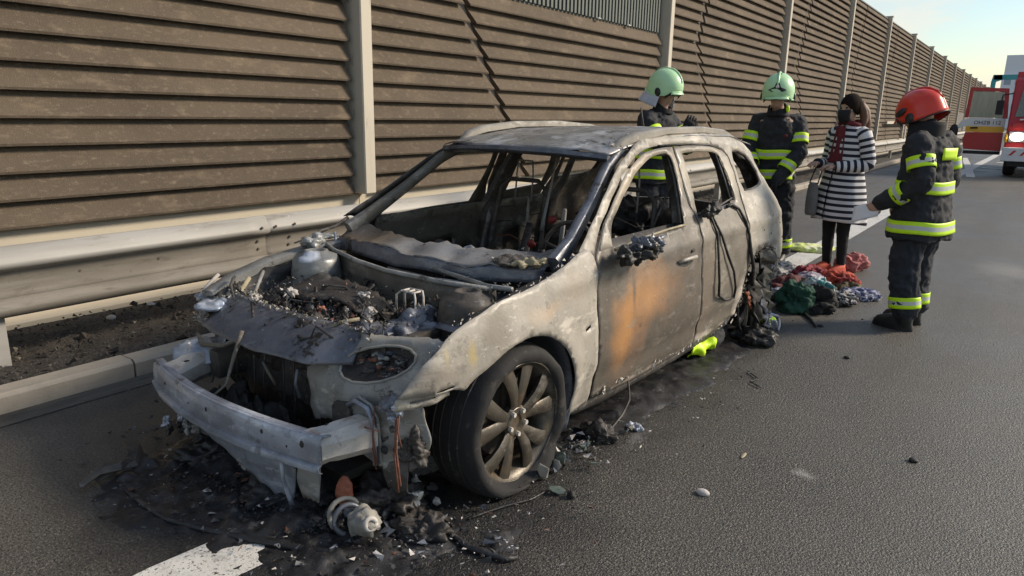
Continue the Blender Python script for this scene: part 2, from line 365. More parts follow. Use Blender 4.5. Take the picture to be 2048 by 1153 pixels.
for b in range(-1, 17):
    y0 = P0+b*BAY
    pn = empty('panel', (0, y0, 0), parent=wall)
    mb = MB(); mb.box((-.13, .02, PL), (.002, BAY-.02, TOP)); mb.build('backing', M['backing'], pn)
    rows = list(range(26))
    if b == 0: rows = list(range(12))
    if b <= 4:
        for r in rows:
            for sd in (0, 1):
                me, z0 = slat_mesh(r, sd); o = link('slat', me, pn); o.location = (R.uniform(-.003, .003), 0, z0)
    else:
        mb = MB()
        for r in rows:
            for sd in (0, 1):
                me, z0 = slat_mesh(r, sd)
                mb.add([(v.co.x, v.co.y, v.co.z+z0) for v in me.vertices], [tuple(p.vertices) for p in me.polygons])
        o = mb.build('slats', M['slat'], pn, fix=False); tag(o, kind='stuff')
    if b == 0:
        rb = MB()
        rb.box((0, 0, 0), (.045, .052, TOP-JT-.02)); me = rb.mesh('rib'); me.materials.append(M['green_metal'])
        mb = MB(); mb.box((-.02, .1, JT), (.02, BAY-.1, TOP)); mb.build('ribbed_sheet', M['green_metal'], pn)
        y = 0.12
        while y < BAY-.2:
            o = link('rib', me, pn); o.location = (.021, y, JT+.015); y += .105
        for yy, zz in ((4.9, JT+.01), (5.9, JT+.012)):
            mb = MB(); mb.ball((.09, yy, zz), (.03, .06, .015), 8, 5); mb.build('bird_dropping', M['paint'], pn)
simple('grey_block', (.17, .155, .14), .9)
for b in range(9, 17):
    y0 = P0+b*BAY; mb = MB(); mb.box((.06, y0+.2, PL), (.10, y0+BAY-.05, 2.3)); mb.build('lower_board', M['grey_block'], wall)
for b in range(-1, 18):
    y0 = P0+b*BAY-.075
    mb = MB(); hp = 5.72
    mb.prism([(-.08, PL), (.21, PL), (.21, hp), (-.08, hp)], y0, y0+.155)
    o = mb.build('post', M['post'], wall); bevel(o, .012)
    mb = MB(); mb.box((-.10, y0-.03, hp), (.235, y0+.185, hp+.035)); mb.build('post_cap', M['post'], wall)
mb = MB(); mb.box((-.14, P0-BAY, TOP), (.07, P0+17*BAY, TOP+.04)); mb.build('coping', M['green_metal'], wall)
# pale frame of an escape door far along the wall
mb = MB()
mb.box((.215, 36.4, 1.38), (.27, 42.4, 1.50)); mb.box((.215, 42.3, .2), (.27, 42.5, 1.50)); mb.build('service_frame', M['post'], wall)

# ---------------------------------------------------------------- guard rail
gr = empty('guard_rail', (-4.70, 0, 0)); tag(gr, 'dirty galvanised crash barrier running between the verge and the slatted wall', 'crash barrier')
prof_cap = [(-.03, .742), (.012, .750), (.022, .746), (.084, .668), (.088, .655), (.080, .634), (.03, .606)]
prof_mid = [(.03, .606), (.014, .590), (.010, .53), (.014, .47), (.028, .452)]
prof_low = [(.028, .452), (.036, .448), (.086, .405), (.090, .392), (.082, .372), (.06, .348), (.01, .335)]
def rail_sheet(name, prof, y0, y1, mt, parent, off=0, seg=24):
    mb = MB(); n = len(prof)
    for j in range(seg+1):
        y = y0+(y1-y0)*j/seg; w = .006*noise.noise(Vector((y*.8, 2, 0)))
        for (x, z) in prof: mb.v.append((x+off+w, y, z+w*.6))
    for j in range(seg):
        for i in range(n-1): a = j*n+i; mb.quad(a, a+n, a+n+1, a+1)
    o = mb.build(name, mt, parent, smooth=True); q = o.modifiers.new('s', 'SOLIDIFY'); q.thickness = .004; q.offset = 0; return o
JY = 3.12
k = 0
for i in range(-3, 12):
    y0 = JY+4.0*i; 
    sec = empty('rail_section', (0, 0, 0), parent=gr)
    off = .005 if i % 2 else 0
    rail_sheet('top_flange', prof_cap, y0, y0+4.12, M['galv'], sec, off)
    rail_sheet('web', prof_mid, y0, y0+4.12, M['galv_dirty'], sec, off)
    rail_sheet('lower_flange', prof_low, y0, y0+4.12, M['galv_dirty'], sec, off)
sec = empty('rail_section', parent=gr)
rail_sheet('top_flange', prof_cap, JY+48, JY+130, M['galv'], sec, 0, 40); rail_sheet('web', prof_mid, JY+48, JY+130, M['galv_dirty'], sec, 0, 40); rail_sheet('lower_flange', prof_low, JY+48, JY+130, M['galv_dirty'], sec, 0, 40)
bm_ = MB(); bm_.tube([(0, 0, 0), (.008, 0, 0)], [.011, .009], 8); bme = bm_.mesh('bolt'); bme.materials.append(M['bolt'])
for i in range(-1, 6):
    for dy in (.05, .16, .34):
        for (x, z) in ((.09, .67), (.016, .56), (.014, .50), (.096, .40)):
            if dy == .16 and x < .05: continue
            o = link('bolt', bme, gr); o.location = (x+.003, JY+4*i+dy+R.uniform(-.01, .01), z)
for yy in (.6, 1.9, 2.4, 4.45, 5.6):
    o = link('bolt', bme, gr); o.location = (.014, yy, .545)
for i in range(-1, 30):
    y = 1.42+3.93*i
    mb = MB(); mb.box((.0, y-.05, -.05), (.008, y+.05, .60)); mb.box((-.09, y-.05, -.05), (-.0, y-.042, .60)); mb.box((-.09, y+.042, -.05), (0, y+.05, .60))
    mb.build('rail_post', M['galv'], gr)
# ================================================================ THE BURNT CAR
# car frame: x = distance behind the front axle, y = distance from the left flank (0) towards the right (1.856), z up
HD = .0468
car = empty('burnt_car', (-1.5398, 2.2462, 0), math.pi/2-HD)
tag(car, 'burnt-out grey estate car with no bonnet, no glass and a rust-stained front door', 'car')
W_ = 1.856
def burnt(name, base, extra=(), rough=.75, metal=.0, bump=1.0, sooty=.55):
    M[name] = mat(name, base, rough, metal, layers=[
        dict(scale=3.2, lo=.42, hi=.62, col=tuple(c*.72 for c in base), detail=8, rgh=.65),
        dict(scale=(2.6, 2.6, 7), lo=.56, hi=.62, col=tuple(min(.8, c*1.4+.04) for c in base), seed=4, detail=8, rgh=.7, fac=.75),
        dict(scale=18, lo=.58, hi=.63, col=tuple(c*.5 for c in base), seed=8, detail=9, rgh=.7, fac=.6),
        *extra,
        dict(scale=4.5, lo=.60, hi=.64, col=(.028, .025, .022), seed=41, detail=9, rgh=.72, fac=sooty),
        dict(scale=(6, 6, 14), lo=.60, hi=.63, col=tuple(min(.75, c*1.25+.10) for c in base), seed=51, detail=9, rgh=.75, fac=.55),
        dict(scale=75, lo=.70, hi=.76, col=(.03, .028, .025), seed=2, detail=2, fac=.8),
        dict(scale=60, lo=.70, hi=.77, col=(.60, .57, .52), seed=12, detail=2, fac=.5)],
        bumps=[dict(scale=70, str=.45*bump, d=.003, detail=8), dict(scale=6, str=.12*bump, d=.012, seed=3)],
        rough_layers=[dict(scale=9, lo=.4, hi=.65, val=max(.25, rough-.25))])
burnt('ash_paint', (.350, .322, .278), sooty=.35, rough=.62, extra=[
    dict(kind='blob', at=(-.31, .02, .655), r=(.03, .3, .075), col=(.42, .33, .15), nscale=14, ragged=1.0, lo=.1, hi=.7, fac=.75, warp=.09, wscale=9), dict(kind='blob', at=(-.42, .03, .68), r=(.012, .3, .07), col=(.45, .38, .22), nscale=14, ragged=1.0, lo=.1, hi=.7, fac=.7, warp=.07, wscale=9),
    dict(kind='blob', at=(.16, .0, .74), r=(.16, .3, .055), col=(.40, .29, .19), nscale=10, ragged=1.0, lo=.0, hi=.9, fac=.6, warp=.16, wscale=5),
    dict(kind='blob', at=(-.45, .02, .60), r=(.16, .3, .07), col=(.20, .175, .145), nscale=8, ragged=1.1, lo=0, hi=.7, fac=.7, warp=.1, wscale=6), dict(kind='blob', at=(-.16, 0, .73), r=(.10, .3, .10), col=(.19, .165, .135), nscale=8, ragged=.9, lo=.1, hi=.6, fac=.6),
    dict(kind='blob', at=(.38, 0, .80), r=(.14, .3, .1), col=(.30, .26, .21), nscale=8, ragged=.9, lo=.1, hi=.6, fac=.7)])
burnt('door_paint', (.112, .095, .076), sooty=.45, rough=.6, extra=[
    dict(kind='blob', at=(.90, .0, .46), r=(.29, .3, .36), col=(.25, .135, .070), nscale=5, ragged=1.1, lo=.0, hi=1.0, fac=.9, warp=.22),
    dict(kind='blob', at=(1.16, .0, .64), r=(.46, .3, .24), col=(.24, .135, .072), nscale=5, ragged=1.1, lo=.0, hi=1.0, fac=.85, warp=.22),
    dict(kind='blob', at=(.86, .0, .50), r=(.19, .3, .26), col=(.46, .225, .07), nscale=7, ragged=1.1, lo=.0, hi=1.0, fac=.95, warp=.2, wscale=5),
    dict(kind='blob', at=(1.10, .0, .64), r=(.32, .3, .20), col=(.40, .21, .085), nscale=7, ragged=1.1, lo=.0, hi=1.0, fac=.85, warp=.2, wscale=5),
    dict(kind='blob', at=(.93, .0, .70), r=(.03, .3, .20), col=(.10, .085, .07), nscale=5, ragged=1.0, lo=.1, hi=.7, fac=.8, warp=.05),
    dict(kind='blob', at=(1.2, 0, .14), r=(1.3, .3, .05), col=(.42, .36, .30), nscale=12, ragged=1.0, lo=.1, hi=.5, fac=.8),
    dict(kind='blob', at=(1.2, .15, 1.25), r=(.8, .4, .20), col=(.40, .34, .26), nscale=5, ragged=.7, lo=.1, hi=.7, fac=.9)])
burnt('rear_door_paint', (.165, .145, .118), sooty=.5, rough=.6, extra=[
    dict(kind='blob', at=(1.95, 0, .16), r=(.9, .3, .09), col=(.58, .52, .45), nscale=11, ragged=1.1, lo=.1, hi=.45, fac=.9),
    dict(kind='blob', at=(2.4, 0, .30), r=(.10, .3, .28), col=(.55, .49, .42), nscale=9, ragged=1.0, lo=.1, hi=.6, fac=.8),
    dict(kind='blob', at=(1.85, 0, .55), r=(.14, .3, .5), col=(.17, .13, .10), nscale=4, ragged=1.0, lo=.1, hi=.8, fac=.7),
    dict(kind='blob', at=(2.2, .15, 1.2), r=(.6, .4, .22), col=(.42, .37, .29), nscale=5, ragged=.7, lo=.1, hi=.7, fac=.9)])
burnt('quarter_paint', (.345, .315, .265), sooty=.5, rough=.65, extra=[
    dict(kind='blob', at=(3.1, .05, .9), r=(.35, .4, .10), col=(.24, .20, .155), nscale=8, ragged=1.0, lo=.1, hi=.6, fac=.7),
    dict(kind='blob', at=(2.75, .0, .66), r=(.35, .4, .05), col=(.06, .05, .045), nscale=14, ragged=1.0, lo=.1, hi=.5, fac=.8),
    dict(kind='blob', at=(2.1, .3, 1.35), r=(.9, .4, .035), col=(.16, .14, .12), nscale=14, ragged=1.0, lo=.1, hi=.5, fac=.8)])
burnt('roof_steel', (.205, .20, .195), extra=[
    dict(scale=(2.2, 4, 2), lo=.50, hi=.62, col=(.33, .33, .34), seed=17, detail=7, fac=.85),
    dict(scale=(3, 5, 2), lo=.60, hi=.66, col=(.07, .068, .066), seed=27, detail=6, fac=.8),
    dict(scale=(5, 9, 2), lo=.56, hi=.64, col=(.46, .47, .50), seed=37, detail=8, fac=.8)], rough=.42, metal=.25, sooty=.7)
burnt('dark_steel', (.055, .05, .045), extra=[dict(scale=6, lo=.55, hi=.72, col=(.15, .12, .09), seed=9, fac=.7), dict(scale=9, lo=.60, hi=.70, col=(.26, .25, .25), seed=21, fac=.6)])
burnt('soot', (.018, .017, .016), extra=[dict(scale=8, lo=.62, hi=.75, col=(.07, .05, .035), seed=9, fac=.6)], bump=2)
burnt('blue_steel', (.34, .375, .44), extra=[dict(scale=(4, 4, 12), lo=.5, hi=.62, col=(.19, .205, .24), seed=9, fac=.8),
    dict(scale=7, lo=.6, hi=.72, col=(.46, .47, .50), seed=19, fac=.8)], rough=.5, metal=.35)
burnt('slam_steel', (.125, .137, .165), sooty=.95, extra=[dict(scale=5, lo=.5, hi=.65, col=(.19, .195, .22), seed=9, fac=.8),
    dict(kind='blob', at=(-.42, 1.60, .63), r=(.14, .12, .2), col=(.48, .50, .55), nscale=14, ragged=1.0, lo=.1, hi=.5)], rough=.5, metal=.3)
burnt('olive_steel', (.115, .105, .084), sooty=.9, extra=[dict(scale=5, lo=.55, hi=.7, col=(.07, .06, .048), seed=9, fac=.9), dict(scale=5, lo=.6, hi=.7, col=(.27, .27, .27), seed=29, fac=.7)])
burnt('carrier_steel', (.27, .26, .235), sooty=.9, extra=[dict(scale=4, lo=.5, hi=.65, col=(.23, .245, .26), seed=9, fac=.9), dict(scale=6, lo=.58, hi=.7, col=(.13, .12, .10), seed=14, fac=.8)])
burnt('white_alu', (.52, .49, .45), extra=[dict(scale=11, lo=.58, hi=.68, col=(.24, .16, .12), seed=9, fac=.7)], bump=1.5)
burnt('engine_char', (.030, .026, .024), extra=[dict(scale=5, lo=.55, hi=.68, col=(.085, .065, .052), seed=9, fac=.8), dict(scale=14, lo=.64, hi=.72, col=(.13, .062, .040), seed=19, fac=.7),
    dict(scale=22, lo=.70, hi=.76, col=(.45, .43, .42), seed=29, fac=.8)], bump=2.5)
burnt('ceramic_ash', (.50, .47, .44), bump=2)
burnt('rust_red', (.26, .085, .045))
burnt('olive_rail', (.33, .29, .19))
burnt('rim_bronze', (.082, .072, .058), extra=[dict(scale=7, lo=.52, hi=.66, col=(.17, .125, .075), seed=9, fac=.7), dict(scale=9, lo=.58, hi=.68, col=(.09, .085, .08), seed=19, fac=.8)], rough=.45, metal=.5)
M['tyre'] = mat('burnt_tyre', (.011, .011, .012), .85, layers=[dict(scale=5, lo=.5, hi=.7, col=(.024, .022, .021)), dict(scale=20, lo=.6, hi=.66, col=(.06, .052, .044), fac=.6)], bumps=[dict(scale=30, str=.5, d=.006)])

SEC = [(.12, .075), (.22, .045), (.38, .012), (.55, 0), (.70, .01), (.82, .035), (.90, .062), (.95, .085), (1.05, .132), (1.15, .175), (1.25, .215), (1.35, .262), (1.42, .31), (1.47, .37)]
PLAN = [(-.95, .50), (-.80, .27), (-.65, .13), (-.45, .045), (-.2, .01), (.1, 0), (.6, .015), (1.4, .02), (2.3, .012), (2.75, 0), (3.1, .02), (3.35, .075), (3.5, .16), (3.6, .30), (3.7, .5)]
TOPP = [(-.9, 0), (.9, .0), (1.1, .0), (2.2, 0), (3.1, .05), (3.6, .13)]
def interp(x, pts):
    if x <= pts[0][0]: return pts[0][1]
    for (x0, y0), (x1, y1) in zip(pts, pts[1:]):
        if x <= x1:
            t = (x-x0)/(x1-x0); t = t*t*(3-2*t)*.35+t*.65
            return y0+(y1-y0)*t
    return pts[-1][1]
def ys(s, z):
    y = interp(z, SEC)+interp(s, PLAN)
    if z > .93: y += interp(s, TOPP)*min(1, (z-.93)/.3)
    return y
def arch_flare(s, z):
    f = 0
    for c, rr in ((.03, .385), (2.737, .37)):
        d = math.hypot(s-c, z-.29)
        if z > .2: f = max(f, math.exp(-((d-rr)/.045)**2)*.012)
    return f
def flank(s, z):
    y = ys(s, z)-arch_flare(s, z)
    # shoulder crease and sill crease
    y -= .010*math.exp(-((z-(.80+.045*s/3))/.035)**2)*(1 if s > .2 else 0)
    y += .008*math.exp(-((z-.30)/.05)**2)*(1 if s > .5 else 0)
    y += .003*noise.fractal(Vector((s*2.6, z*3.1, 5)), 1, 2, 2)
    return y
def inside(p, poly):
    x, y = p; c = False; n = len(poly)
    for i in range(n):
        x0, y0 = poly[i]; x1, y1 = poly[i-1]
        if (y0 > y) != (y1 > y) and x < (x1-x0)*(y-y0)/(y1-y0)+x0: c = not c
    return c
def smooth_loop(pts, sp, jag=0, corner=50):
    """resample a closed outline at about sp; corners sharper than `corner` stay, the rest are rounded by Catmull-Rom"""
    n = len(pts); P = [Vector(p) for p in pts]; out = []
    def isc(i):
        a = (P[i]-P[i-1]); b = (P[(i+1) % n]-P[i])
        return a.length < 1e-6 or b.length < 1e-6 or math.degrees(a.angle(b)) > corner
    C = [isc(i) for i in range(n)]
    for i in range(n):
        p1, p2 = P[i], P[(i+1) % n]
        p0 = P[i-1] if not C[i] else p1-(p2-p1)*.5; p3 = P[(i+2) % n] if not C[(i+1) % n] else p2+(p2-p1)*.5
        k = max(1, int((p2-p1).length/sp))
        for j in range(k):
            t = j/k
            q = .5*((2*p1)+(p2-p0)*t+(2*p0-5*p1+4*p2-p3)*t*t+(-p0+3*p1-3*p2+p3)*t**3)
            if jag: q = q+Vector((R.uniform(-jag, jag), R.uniform(-jag, jag)))
            out.append((q.x, q.y))
    return out
def panel(name, outline, holes, fn, mt, parent, sp=.035, th=.004, jag=0, mirror=False, corner=50, dents=0):
    lo = [smooth_loop(outline, sp*.6, jag, corner)]+[smooth_loop(h, sp*.5, jag*.5, corner) for h in holes]
    V = []; E = []
    for l in lo:
        k = len(V); V += [Vector(p) for p in l]; E += [(k+i, k+(i+1) % len(l)) for i in range(len(l))]
    xs = [p[0] for p in lo[0]]; zs = [p[1] for p in lo[0]]
    nb = len(V); bd = V[:]
    x = min(xs)
    while x < max(xs):
        z = min(zs)
        while z < max(zs):
            q = (x+R.uniform(-.2, .2)*sp, z+R.uniform(-.2, .2)*sp)
            if inside(q, lo[0]) and not any(inside(q, h) for h in lo[1:]) and min((b-Vector(q)).length_squared for b in bd) > (sp*.35)**2: V.append(Vector(q))
            z += sp
        x += sp
    vo, eo, fo = geometry.delaunay_2d_cdt(V, E, [], 0, 1e-5)[:3]
    F = []
    for f in fo:
        c = (sum(vo[i].x for i in f)/3, sum(vo[i].y for i in f)/3)
        if inside(c, lo[0]) and not any(inside(c, h) for h in lo[1:]): F.append(f)
    mb = MB()
    for v in vo:
        p = fn(v.x, v.y); d = dents*noise.fractal(Vector((v.x*4, v.y*4, len(name))), 1, 2, 3) if dents else 0
        mb.v.append((p[0], p[1]+d, p[2]) if not mirror else (p[0], W_-p[1]-d, p[2]))
    for f in F: mb.quad(*f)
    me = mb.mesh(name); b = bmesh.new(); b.from_mesh(me)
    bmesh.ops.delete(b, geom=[v for v in b.verts if not v.link_faces], context='VERTS')
    bmesh.ops.recalc_face_normals(b, faces=b.faces); b.to_mesh(me); b.free()
    me.shade_smooth(); o = link(name, me, parent, mt)
    q = o.modifiers.new('s', 'SOLIDIFY'); q.thickness = th; q.offset = 0
    return o
side = lambda off=0: (lambda s, z: (s, flank(s, z)+off, z))

# ---- outlines on the flank (s, z)
FENDER = [(-.60, .553), (-.50, .548), (-.395, .548), (-.345, .53), (-.30, .565), (-.225, .60), (-.14, .635), (-.04, .655), (.05, .655), (.14, .635), (.23, .585), (.31, .515), (.37, .41), (.40, .30), (.385, .20), (.38, .165), (.49, .160), (.585, .175), (.60, .35), (.572, .55), (.562, .706), (.598, .875), (.56, .935), (.47, .925), (.35, .895), (.2, .865), (.05, .845), (-.12, .83), (-.25, .80), (-.36, .765), (-.45, .715), (-.53, .645)]
FDOOR = [(.612, .182), (.612, .35), (.585, .55), (.575, .706), (.612, .885), (.655, .93), (.735, .995), (.93, 1.115), (1.13, 1.235), (1.30, 1.305), (1.45, 1.345), (1.66, 1.362), (1.762, 1.362), (1.745, 1.20), (1.735, 1.05), (1.775, .93), (1.74, .75), (1.735, .6), (1.765, .40), (1.80, .155), (1.22, .140), (.9, .155)]
WIN1 = [(.790, .895), (.80, .955), (.86, 1.02), (1.01, 1.115), (1.235, 1.235), (1.38, 1.29), (1.50, 1.318), (1.66, 1.328), (1.695, 1.30), (1.69, 1.20), (1.655, 1.07), (1.60, .925), (1.2, .918), (.9, .898)]
RDOOR = [(1.812, .158), (1.778, .40), (1.748, .6), (1.752, .75), (1.790, .93), (1.752, 1.05), (1.76, 1.2), (1.778, 1.362), (2.0, 1.365), (2.3, 1.352), (2.46, 1.325), (2.535, 1.28), (2.555, 1.15), (2.53, 1.05), (2.50, .97), (2.485, .85), (2.47, .70), (2.43, .56), (2.395, .45), (2.38, .32), (2.385, .25), (2.15, .195), (1.92, .165)]
WIN2 = [(1.80, .965), (1.835, 1.10), (1.862, 1.32), (2.0, 1.328), (2.30, 1.318), (2.40, 1.29), (2.435, 1.15), (2.425, 1.02), (2.38, 1.0), (2.2, .99)]
QUART = [(2.398, .255), (2.395, .32), (2.408, .44), (2.442, .55), (2.49, .60), (2.58, .645), (2.70, .662), (2.82, .655), (2.93, .62), (3.02, .55), (3.06, .46), (3.10, .44), (3.25, .50), (3.40, .47), (3.55, .50), (3.585, .60), (3.575, .75), (3.53, .88), (3.46, .98), (3.36, 1.08), (3.24, 1.19), (3.13, 1.28), (2.98, 1.36), (2.80, 1.41), (2.62, 1.435), (2.4, 1.447), (2.09, 1.455), (1.8, 1.448), (1.565, 1.43), (1.35, 1.385), (1.19, 1.325), (1.09, 1.285), (.90, 1.17), (.73, 1.065), (.57, .975), (.49, .925), (.545, .925), (.605, .905), (.645, .94), (.725, 1.005), (.92, 1.125), (1.12, 1.247), (1.29, 1.318), (1.45, 1.358), (1.66, 1.375), (2.0, 1.378), (2.31, 1.365), (2.475, 1.338), (2.548, 1.285), (2.568, 1.15), (2.545, 1.05), (2.515, .96), (2.498, .85), (2.484, .70), (2.444, .56), (2.41, .45)]
WIN3 = [(2.625, 1.05), (2.615, 1.15), (2.625, 1.27), (2.67, 1.315), (2.80, 1.31), (2.94, 1.275), (3.03, 1.225), (3.08, 1.15), (3.06, 1.085), (2.98, 1.062), (2.80, 1.05)]
SILL = [(.50, .12), (.50, .175), (.62, .178), (.9, .150), (1.22, .135), (1.8, .150), (2.15, .19), (2.37, .24), (2.40, .19), (2.3, .14), (1.8, .10), (1.2, .09), (.7, .10)]
def roll_in(fn):   # fenders' top edge turns inwards
    return fn
fo = panel('front_wing', FENDER, [[(.455, .588), (.50, .602), (.502, .588), (.457, .574)], [(-.47, .560), (-.39, .563), (-.39, .556), (-.47, .553)]], side(-.004), M['ash_paint'], car, sp=.03, jag=.0015, dents=.005)
# holes punched by the fire in the wing edge
d1 = panel('front_door', FDOOR, [WIN1], side(0), M['door_paint'], car, sp=.032, jag=0, dents=.004)
d2 = panel('rear_door', RDOOR, [WIN2], side(.001), M['rear_door_paint'], car, sp=.032, jag=0, dents=.004)
qp = panel('body_side', QUART, [WIN3], side(.002), M['quarter_paint'], car, sp=.032, jag=.0006, dents=.003)
sl = panel('sill', SILL, [], side(.02), M['dark_steel'], car, sp=.05, jag=.003)
# ragged, blistered paint flakes along the sill
mb = MB()
for i in range(70):
    s = R.uniform(.62, 2.38); z = .165+.03*R.random()**2+(.10*(s-1.8)/.6*R.random() if s > 1.8 else 0)+ (0.02 if s < 1 else 0); r = R.uniform(.006, .022)
    y = flank(s, z)-.004; k = [(s+R.uniform(-r, r), y-R.uniform(.0, .012), z+R.uniform(-r, r)) for _ in range(4)]
    mb.add(k, [(0, 1, 2), (0, 2, 3)])
tag(mb.build('paint_flake', M['white_alu'], car), kind='stuff')
# right flank (seen from inside): doors, roof side; the right wing has burnt away
panel('body_side', QUART, [WIN3], side(.002), M['dark_steel'], car, sp=.06, mirror=True)
panel('rear_door', RDOOR, [WIN2], side(.001), M['olive_steel'], car, sp=.05, mirror=True)
panel('front_door', [(x, z) for x, z in FDOOR], [WIN1], side(0), M['olive_steel'], car, sp=.05, mirror=True)
panel('sill', SILL, [], side(.02), M['dark_steel'], car, sp=.08, mirror=True)
# inner skins of the right doors with openings
for nm, a, b_ in (('door_frame', .66, 1.70), ('door_frame', 1.82, 2.46)):
    panel(nm, [(a, .2), (a, .90), (a+.02, .925), (b_-.02, .93), (b_, .90), (b_, .2)], [[(a+.14, .30), (a+.12, .66), (b_-.32, .70), (b_-.3, .34)], [(b_-.22, .42), (b_-.23, .62), (b_-.1, .62), (b_-.1, .42)]],
          lambda s, z: (s, flank(s, z)+.11, z), M['olive_steel'], car, sp=.06, mirror=True, jag=.002)
    panel(nm, [(a, .2), (a, .90), (a+.02, .925), (b_-.02, .93), (b_, .90), (b_, .2)], [], lambda s, z: (s, flank(s, z)+.09, z), M['dark_steel'], car, sp=.08)

def T(name, pts, r, mt, parent=None, n=8, jit=0, smooth=True):
    mb = MB(); mb.tube(pts, r, n, jit=jit); return mb.build(name, mt, parent or car, smooth=smooth)
mir = lambda l: [(a, W_-b, c) for a, b, c in l]
def flatbar(name, pts, w, h, mt, parent=None, up=(0, 1, 0), n=10):
    """lofted box bar: w across (roughly `up`), h the other way"""
    mb = MB(); P = [Vector(p) for p in pts]; rings = []
    for i, p in enumerate(P):
        t = (P[min(i+1, len(P)-1)]-P[max(i-1, 0)]).normalized(); u = (Vector(up)-t*t.dot(Vector(up))).normalized(); v = t.cross(u)
        a, b_ = (w[i] if isinstance(w, list) else w)/2, (h[i] if isinstance(h, list) else h)/2
        c = .35
        ring = [(a, b_*(1-c)), (a*(1-c), b_), (-a*(1-c), b_), (-a, b_*(1-c)), (-a, -b_*(1-c)), (-a*(1-c), -b_), (a*(1-c), -b_), (a, -b_*(1-c))]
        rings.append([p+u*x+v*y for x, y in ring])
    mb.loft(rings); o = mb.build(name, mt, parent or car); autosmooth(o, 50); return o
# ---- pillars (inner box sections) and cantrails, both sides
ap = [(.45, .19, .86), (.60, .21, .945), (.85, .265, 1.10), (1.09, .325, 1.265), (1.25, .36, 1.335), (1.45, .385, 1.385)]
bp = [(1.86, .375, 1.36), (1.82, .30, 1.20), (1.78, .22, 1.02), (1.74, .16, .86), (1.74, .13, .55), (1.74, .13, .2)]
cp = [(2.56, .40, 1.36), (2.58, .32, 1.2), (2.56, .25, 1.02), (2.50, .2, .9), (2.48, .17, .6)]
dp = [(3.02, .43, 1.34), (3.15, .36, 1.2), (3.25, .32, 1.05), (3.32, .3, .85), (3.35, .3, .5)]
for sd, mt1, mt2 in ((lambda l: l, M['slam_steel'], M['slam_steel']), (mir, M['dark_steel'], M['olive_steel'])):
    flatbar('a_pillar', sd(ap), [.06, .055, .05, .05, .06, .05], [.09, .07, .055, .055, .06, .05], mt2)
    flatbar('b_pillar', sd(bp), [.05, .06, .07, .08, .09, .09], [.09, .11, .13, .17, .19, .2], M['dark_steel'])
    flatbar('c_pillar', sd(cp), [.04]*5, [.05, .05, .06, .08, .10], M['dark_steel'])
    flatbar('d_pillar', sd(dp), [.07]*5, [.09, .10, .12, .16, .2], M['dark_steel'])
    flatbar('cantrail', sd([(1.35, .375, 1.37), (1.8, .40, 1.40), (2.4, .41, 1.40), (3.0, .44, 1.36)]), .07, .06, M['dark_steel'])
    flatbar('sill_box', sd([(.5, .16, .2), (1.4, .15, .18), (2.4, .15, .2)]), .12, .1, M['dark_steel'])
# bare edge of the left door window (bright weld flange), window channel
def on(s, z, off=0): return (s, flank(s, z)+off, z)
T('window_channel', [on(s, z, -.003) for s, z in [(.80, .902), (1.1, .922), (1.4, .932), (1.6, .934)]], .007, M['olive_rail'], d1)
T('window_channel', [on(s, z, .02) for s, z in [(1.60, .94), (1.66, 1.07), (1.70, 1.2), (1.70, 1.32), (1.5, 1.325), (1.38, 1.30), (1.235, 1.245), (1.01, 1.125), (.86, 1.03), (.79, .95)]], .009, M['dark_steel'], d1)
T('window_channel', [on(s, z, .02) for s, z in [(1.80, .965), (1.835, 1.10), (1.862, 1.325), (2.0, 1.335), (2.30, 1.325), (2.41, 1.29), (2.445, 1.15), (2.43, 1.02), (2.2, .99), (1.80, .965)]], .008, M['dark_steel'], d2)
T('window_channel', [on(s, z, .012) for s, z in WIN3+WIN3[:1]], .010, M['dark_steel'], qp)
T('quarter_bar', [on(s, z, .01) for s, z in [(2.36, 1.02), (2.375, 1.15), (2.36, 1.30)]], .010, M['soot'], d2)
T('seam_gap', [on(s, z, -.001) for s, z in [(1.60, 1.372), (2.0, 1.375), (2.31, 1.361), (2.46, 1.335)]], .006, M['soot'], qp)
T('seam_gap', [on(s, z, -.0005) for s, z in [(.606, .18), (.606, .35), (.579, .55), (.569, .706), (.605, .88)]], .0055, M['soot'], d1)
T('seam_gap', [on(s, z, .001) for s, z in [(1.806, .156), (1.772, .40), (1.742, .6), (1.746, .75), (1.783, .93), (1.744, 1.05), (1.753, 1.2), (1.77, 1.362)]], .006, M['soot'], d2)
T('seam_gap', [on(s, z, .002) for s, z in [(2.545, 1.28), (2.562, 1.15), (2.537, 1.05), (2.508, .965), (2.491, .85), (2.477, .70), (2.437, .56), (2.403, .45)]], .006, M['soot'], qp)
# sail plate for the mirror
panel('mirror_plate', [(.66, .915), (.78, .918), (.79, .955), (.80, 1.03), (.73, .985)], [], side(-.004), M['quarter_paint'], d1, sp=.03, corner=30)
# door handle: recess, grip
mb = MB()
def hrec(u, v):
    a = u*2*math.pi; r = v
    s = 1.53+.105*r*math.cos(a); z = .742+.030*r*math.sin(a); return (s, flank(s, z)-.002+.0*r, z)
mb.grid(hrec, 20, 3); mb.build('handle_recess', M['soot'], d1)
T('door_handle', [on(1.42, .752, -.012), on(1.46, .760, -.030), on(1.54, .762, -.036), on(1.61, .758, -.030), on(1.64, .752, -.012)], [.008, .011, .012, .012, .008], M['ash_paint'], d1, jit=.1)
T('handle_hole', [on(1.60, .785, -.003), on(1.64, .79, -.003)], .010, M['soot'], d1)
